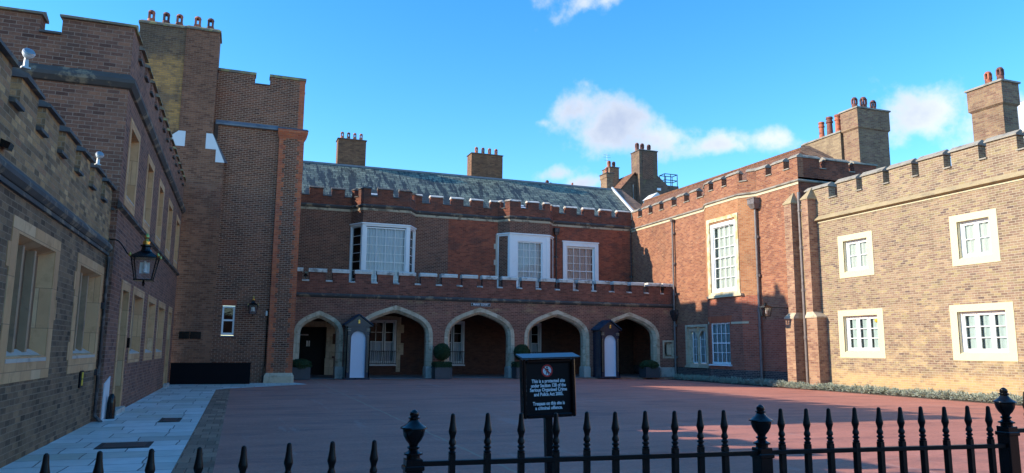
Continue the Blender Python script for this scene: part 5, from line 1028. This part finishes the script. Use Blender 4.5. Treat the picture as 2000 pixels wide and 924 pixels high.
# covers in the pavement
for (x0, x1, y0, y1, lb) in ((-2.03, -1.25, 13.32, 14.1, 'large square iron cover in the pavement nearest the railings'), (-1.52, -1.1, 17.6, 18.55, 'smaller iron cover farther along the pavement')):
    t = T('manhole_cover', lb, 'cover', (x0, y0, 0), 'iron covers in the pavement'); bm = NB(); box(bm, x0, x1, y0, y1, .0, .016); t.part('frame', bm, plain('rusty_iron', (.035, .024, .02), .6)); bm = NB(); box(bm, x0+.08, x1-.08, y0+.08, y1-.08, .016, .022); t.part('lid', bm, plain('iron_lid', (.06, .042, .036), .5, .4, 20, bump=.4))
t = T('white_marker_block', 'white painted block at the foot of the near doorway', 'block', (-2.78, 18.5, 0)); bm = NB(); box(bm, -2.84, -2.70, 18.25, 18.45, 0, .02); hull8(bm, [(-2.84, 18.3, .02), (-2.68, 18.3, .02), (-2.68, 19.0, .02), (-2.84, 19.0, .02), (-2.84, 18.3, .78), (-2.68, 18.3, .78), (-2.68, 19.0, .92), (-2.84, 19.0, .92)]); t.part('block', bm, 'flash')
t = T('boot_scraper', 'rounded black cast post against the white block by the doorway', 'post', (-2.6, 18.7, 0)); bm = NB(); lathe(bm, [(.09, 0), (.085, .35), (.07, .48), (.03, .55)], (-2.58, 18.72, 0), 12); t.part('post', bm, 'black', smooth=True)
# planting along the right walls
def lav(name, x0, x1, y0, y1, n, label):
    bm = NB(); y = y0
    while y < y1:
        cx = random.uniform(x0+.15, x1-.15); r = random.uniform(.16, .32)
        for _ in range(n):
            a = random.uniform(0, 6.28); el = random.uniform(.1, 1.5); rr = r*random.uniform(.6, 1.15); dv = Vector((math.cos(a)*math.cos(el), math.sin(a)*math.cos(el), math.sin(el)*.85))
            p = Vector((cx, y, -.06))+dv*rr; tdir = (dv+Vector([random.gauss(0, .35) for _ in range(3)])).normalized(); sd = tdir.cross(Vector([random.gauss(0, 1) for _ in range(3)])).normalized()*.012
            ln = random.uniform(.05, .10); bm.faces.new([bm.verts.new(p-sd), bm.verts.new(p+sd), bm.verts.new(p+sd*.5+tdir*ln), bm.verts.new(p-sd*.5+tdir*ln)])
        y += random.uniform(.07, .17)
    o = finish(bm, name, M['lav'], recalc=False); tag(o, label, 'plants', kind='stuff')
lav('lavender_border', 24.05, 24.95, 12.0, 26.9, 150, 'silvery low planting along the foot of the far-right sunlit wall')
lav('lavender_border', 24.0, 24.9, 29.7, 38.6, 110, 'shaded grey low planting along the foot of the orange-red range')
lav('lavender_border', 23.9, 24.3, 26.9, 29.7, 150, 'silvery low planting in front of the two brick buttresses')
# ================================================================== RAILINGS
ZR = 1.005
def picket_bm(z):
    bm = NB(); h = .016; box(bm, -h, h, -h, h, .02, z-.215)
    lathe(bm, [(.012, z-.216), (.020, z-.212), (.021, z-.204), (.014, z-.198), (.014, z-.192), (.021, z-.187), (.021, z-.180), (.014, z-.174), (.014, z-.168), (.020, z-.163), (.020, z-.150), (.0145, z-.138), (.014, z-.130), (.0165, z-.118), (.0225, z-.100), (.0225, z-.092), (.018, z-.070), (.0145, z-.045), (.0125, z-.018), (.011, z-.006), (.005, z)], (0, 0, 0), 12)
    return bm
def picket_mesh(z, nm_='picket'):
    o = finish(picket_bm(z), nm_, M['iron'], smooth=True); return o
def post_thing(parent, x, y, z, lean=0):
    k = z-1.274
    pr = [(r, zz+k) for r, zz in [(.036, 1.02), (.036, 1.036), (.050, 1.041), (.050, 1.049), (.032, 1.056), (.024, 1.066), (.033, 1.074), (.034, 1.080), (.023, 1.086), (.026, 1.096), (.042, 1.115), (.055, 1.14), (.060, 1.165), (.060, 1.172), (.073, 1.177), (.071, 1.183), (.055, 1.191), (.036, 1.204), (.026, 1.218), (.023, 1.224), (.032, 1.228), (.032, 1.234), (.022, 1.238), (.025, 1.246), (.022, 1.260), (.010, 1.271), (.001, 1.274)]]
    bm = NB(); h = .044; box(bm, x-h, x+h, y-h, y+h, 0, 1.02+k); box(bm, x-h-.008, x+h+.008, y-h-.008, y+h+.008, .96+k, .985+k); p = finish(bm, 'post', M['black'], parent, origin=tuple(parent.location), bevel=.004)
    bm = NB(); lathe(bm, pr, (x, y, 0), 28); finish(bm, 'urn_finial', M['black'], p, origin=tuple(parent.location), smooth=True)
def run(p0, p1, xs, z, rz, label, posts, rails=(None,), group=None):
    t = T('iron_railing', label, 'railing', (p0[0], p0[1], 0), group); d = Vector((p1[0]-p0[0], p1[1]-p0[1], 0)); proto = None
    yy = lambda x: p0[1]+(x-p0[0])*d.y/d.x
    sgm = Seg(p0, p1)
    for r_ in (rz, .12): bm = NB(); sgm.box(bm, 0, sgm.len, -.021, .021, r_-.026, r_); t.part('rail', bm, 'iron', bevel=.003)
    for x in xs:
        if proto is None: proto = picket_mesh(z); o = proto
        else: o = proto.copy(); COL.objects.link(o)
        o.parent = t.e; o.location = (x-t.loc[0]+random.uniform(-.002, .002), yy(x)-t.loc[1], random.uniform(-.003, .003)); o.rotation_euler = (random.uniform(-.006, .006), random.uniform(-.006, .006), random.uniform(-.08, .08))
    for x, y, zz in posts: post_thing(t.e, x, y, zz)
    return t
PA, PB, PC = (.905, 4.0), (3.02, 3.83), (4.86, 3.64)
xs1 = [1.11, 1.307, 1.505, 1.697, 1.883, 2.065, 2.248, 2.430, 2.606, 2.775]; xs2 = [3.165, 3.335, 3.505, 3.685, 3.855, 4.02, 4.19, 4.37, 4.545, 4.715]
run((PA[0]+.04, PA[1]), (PB[0]-.04, PB[1]), xs1, 1.25, ZR, 'black spiked railing bay between the two left urn-topped posts', [(PA[0], PA[1], 1.274), (PB[0], PB[1], 1.277)], group='bays of black iron railing')
run((PB[0]+.045, PB[1]), (PC[0]-.045, PC[1]), xs2, 1.252, ZR, 'black spiked railing bay ending at the rightmost urn-topped post', [(PC[0], PC[1], 1.372)], group='bays of black iron railing')
run((PC[0]+.045, PC[1]), (8.5, 3.36), [5.06+.175*i for i in range(19)], 1.345, 1.10, 'short end of higher black railing cut off by the right edge', [], group='bays of black iron railing')
xs0 = [-2.08, -1.86, -1.64, -1.42, -1.20, -.985, -.775, -.565, -.36, -.155, .055, .265, .475, .69]
run((-2.6, 3.80), (PA[0]-.045, 3.99), xs0, 1.125, .80, 'lower row of black railing spikes crossing the bottom left of the view', [], group='bays of black iron railing')
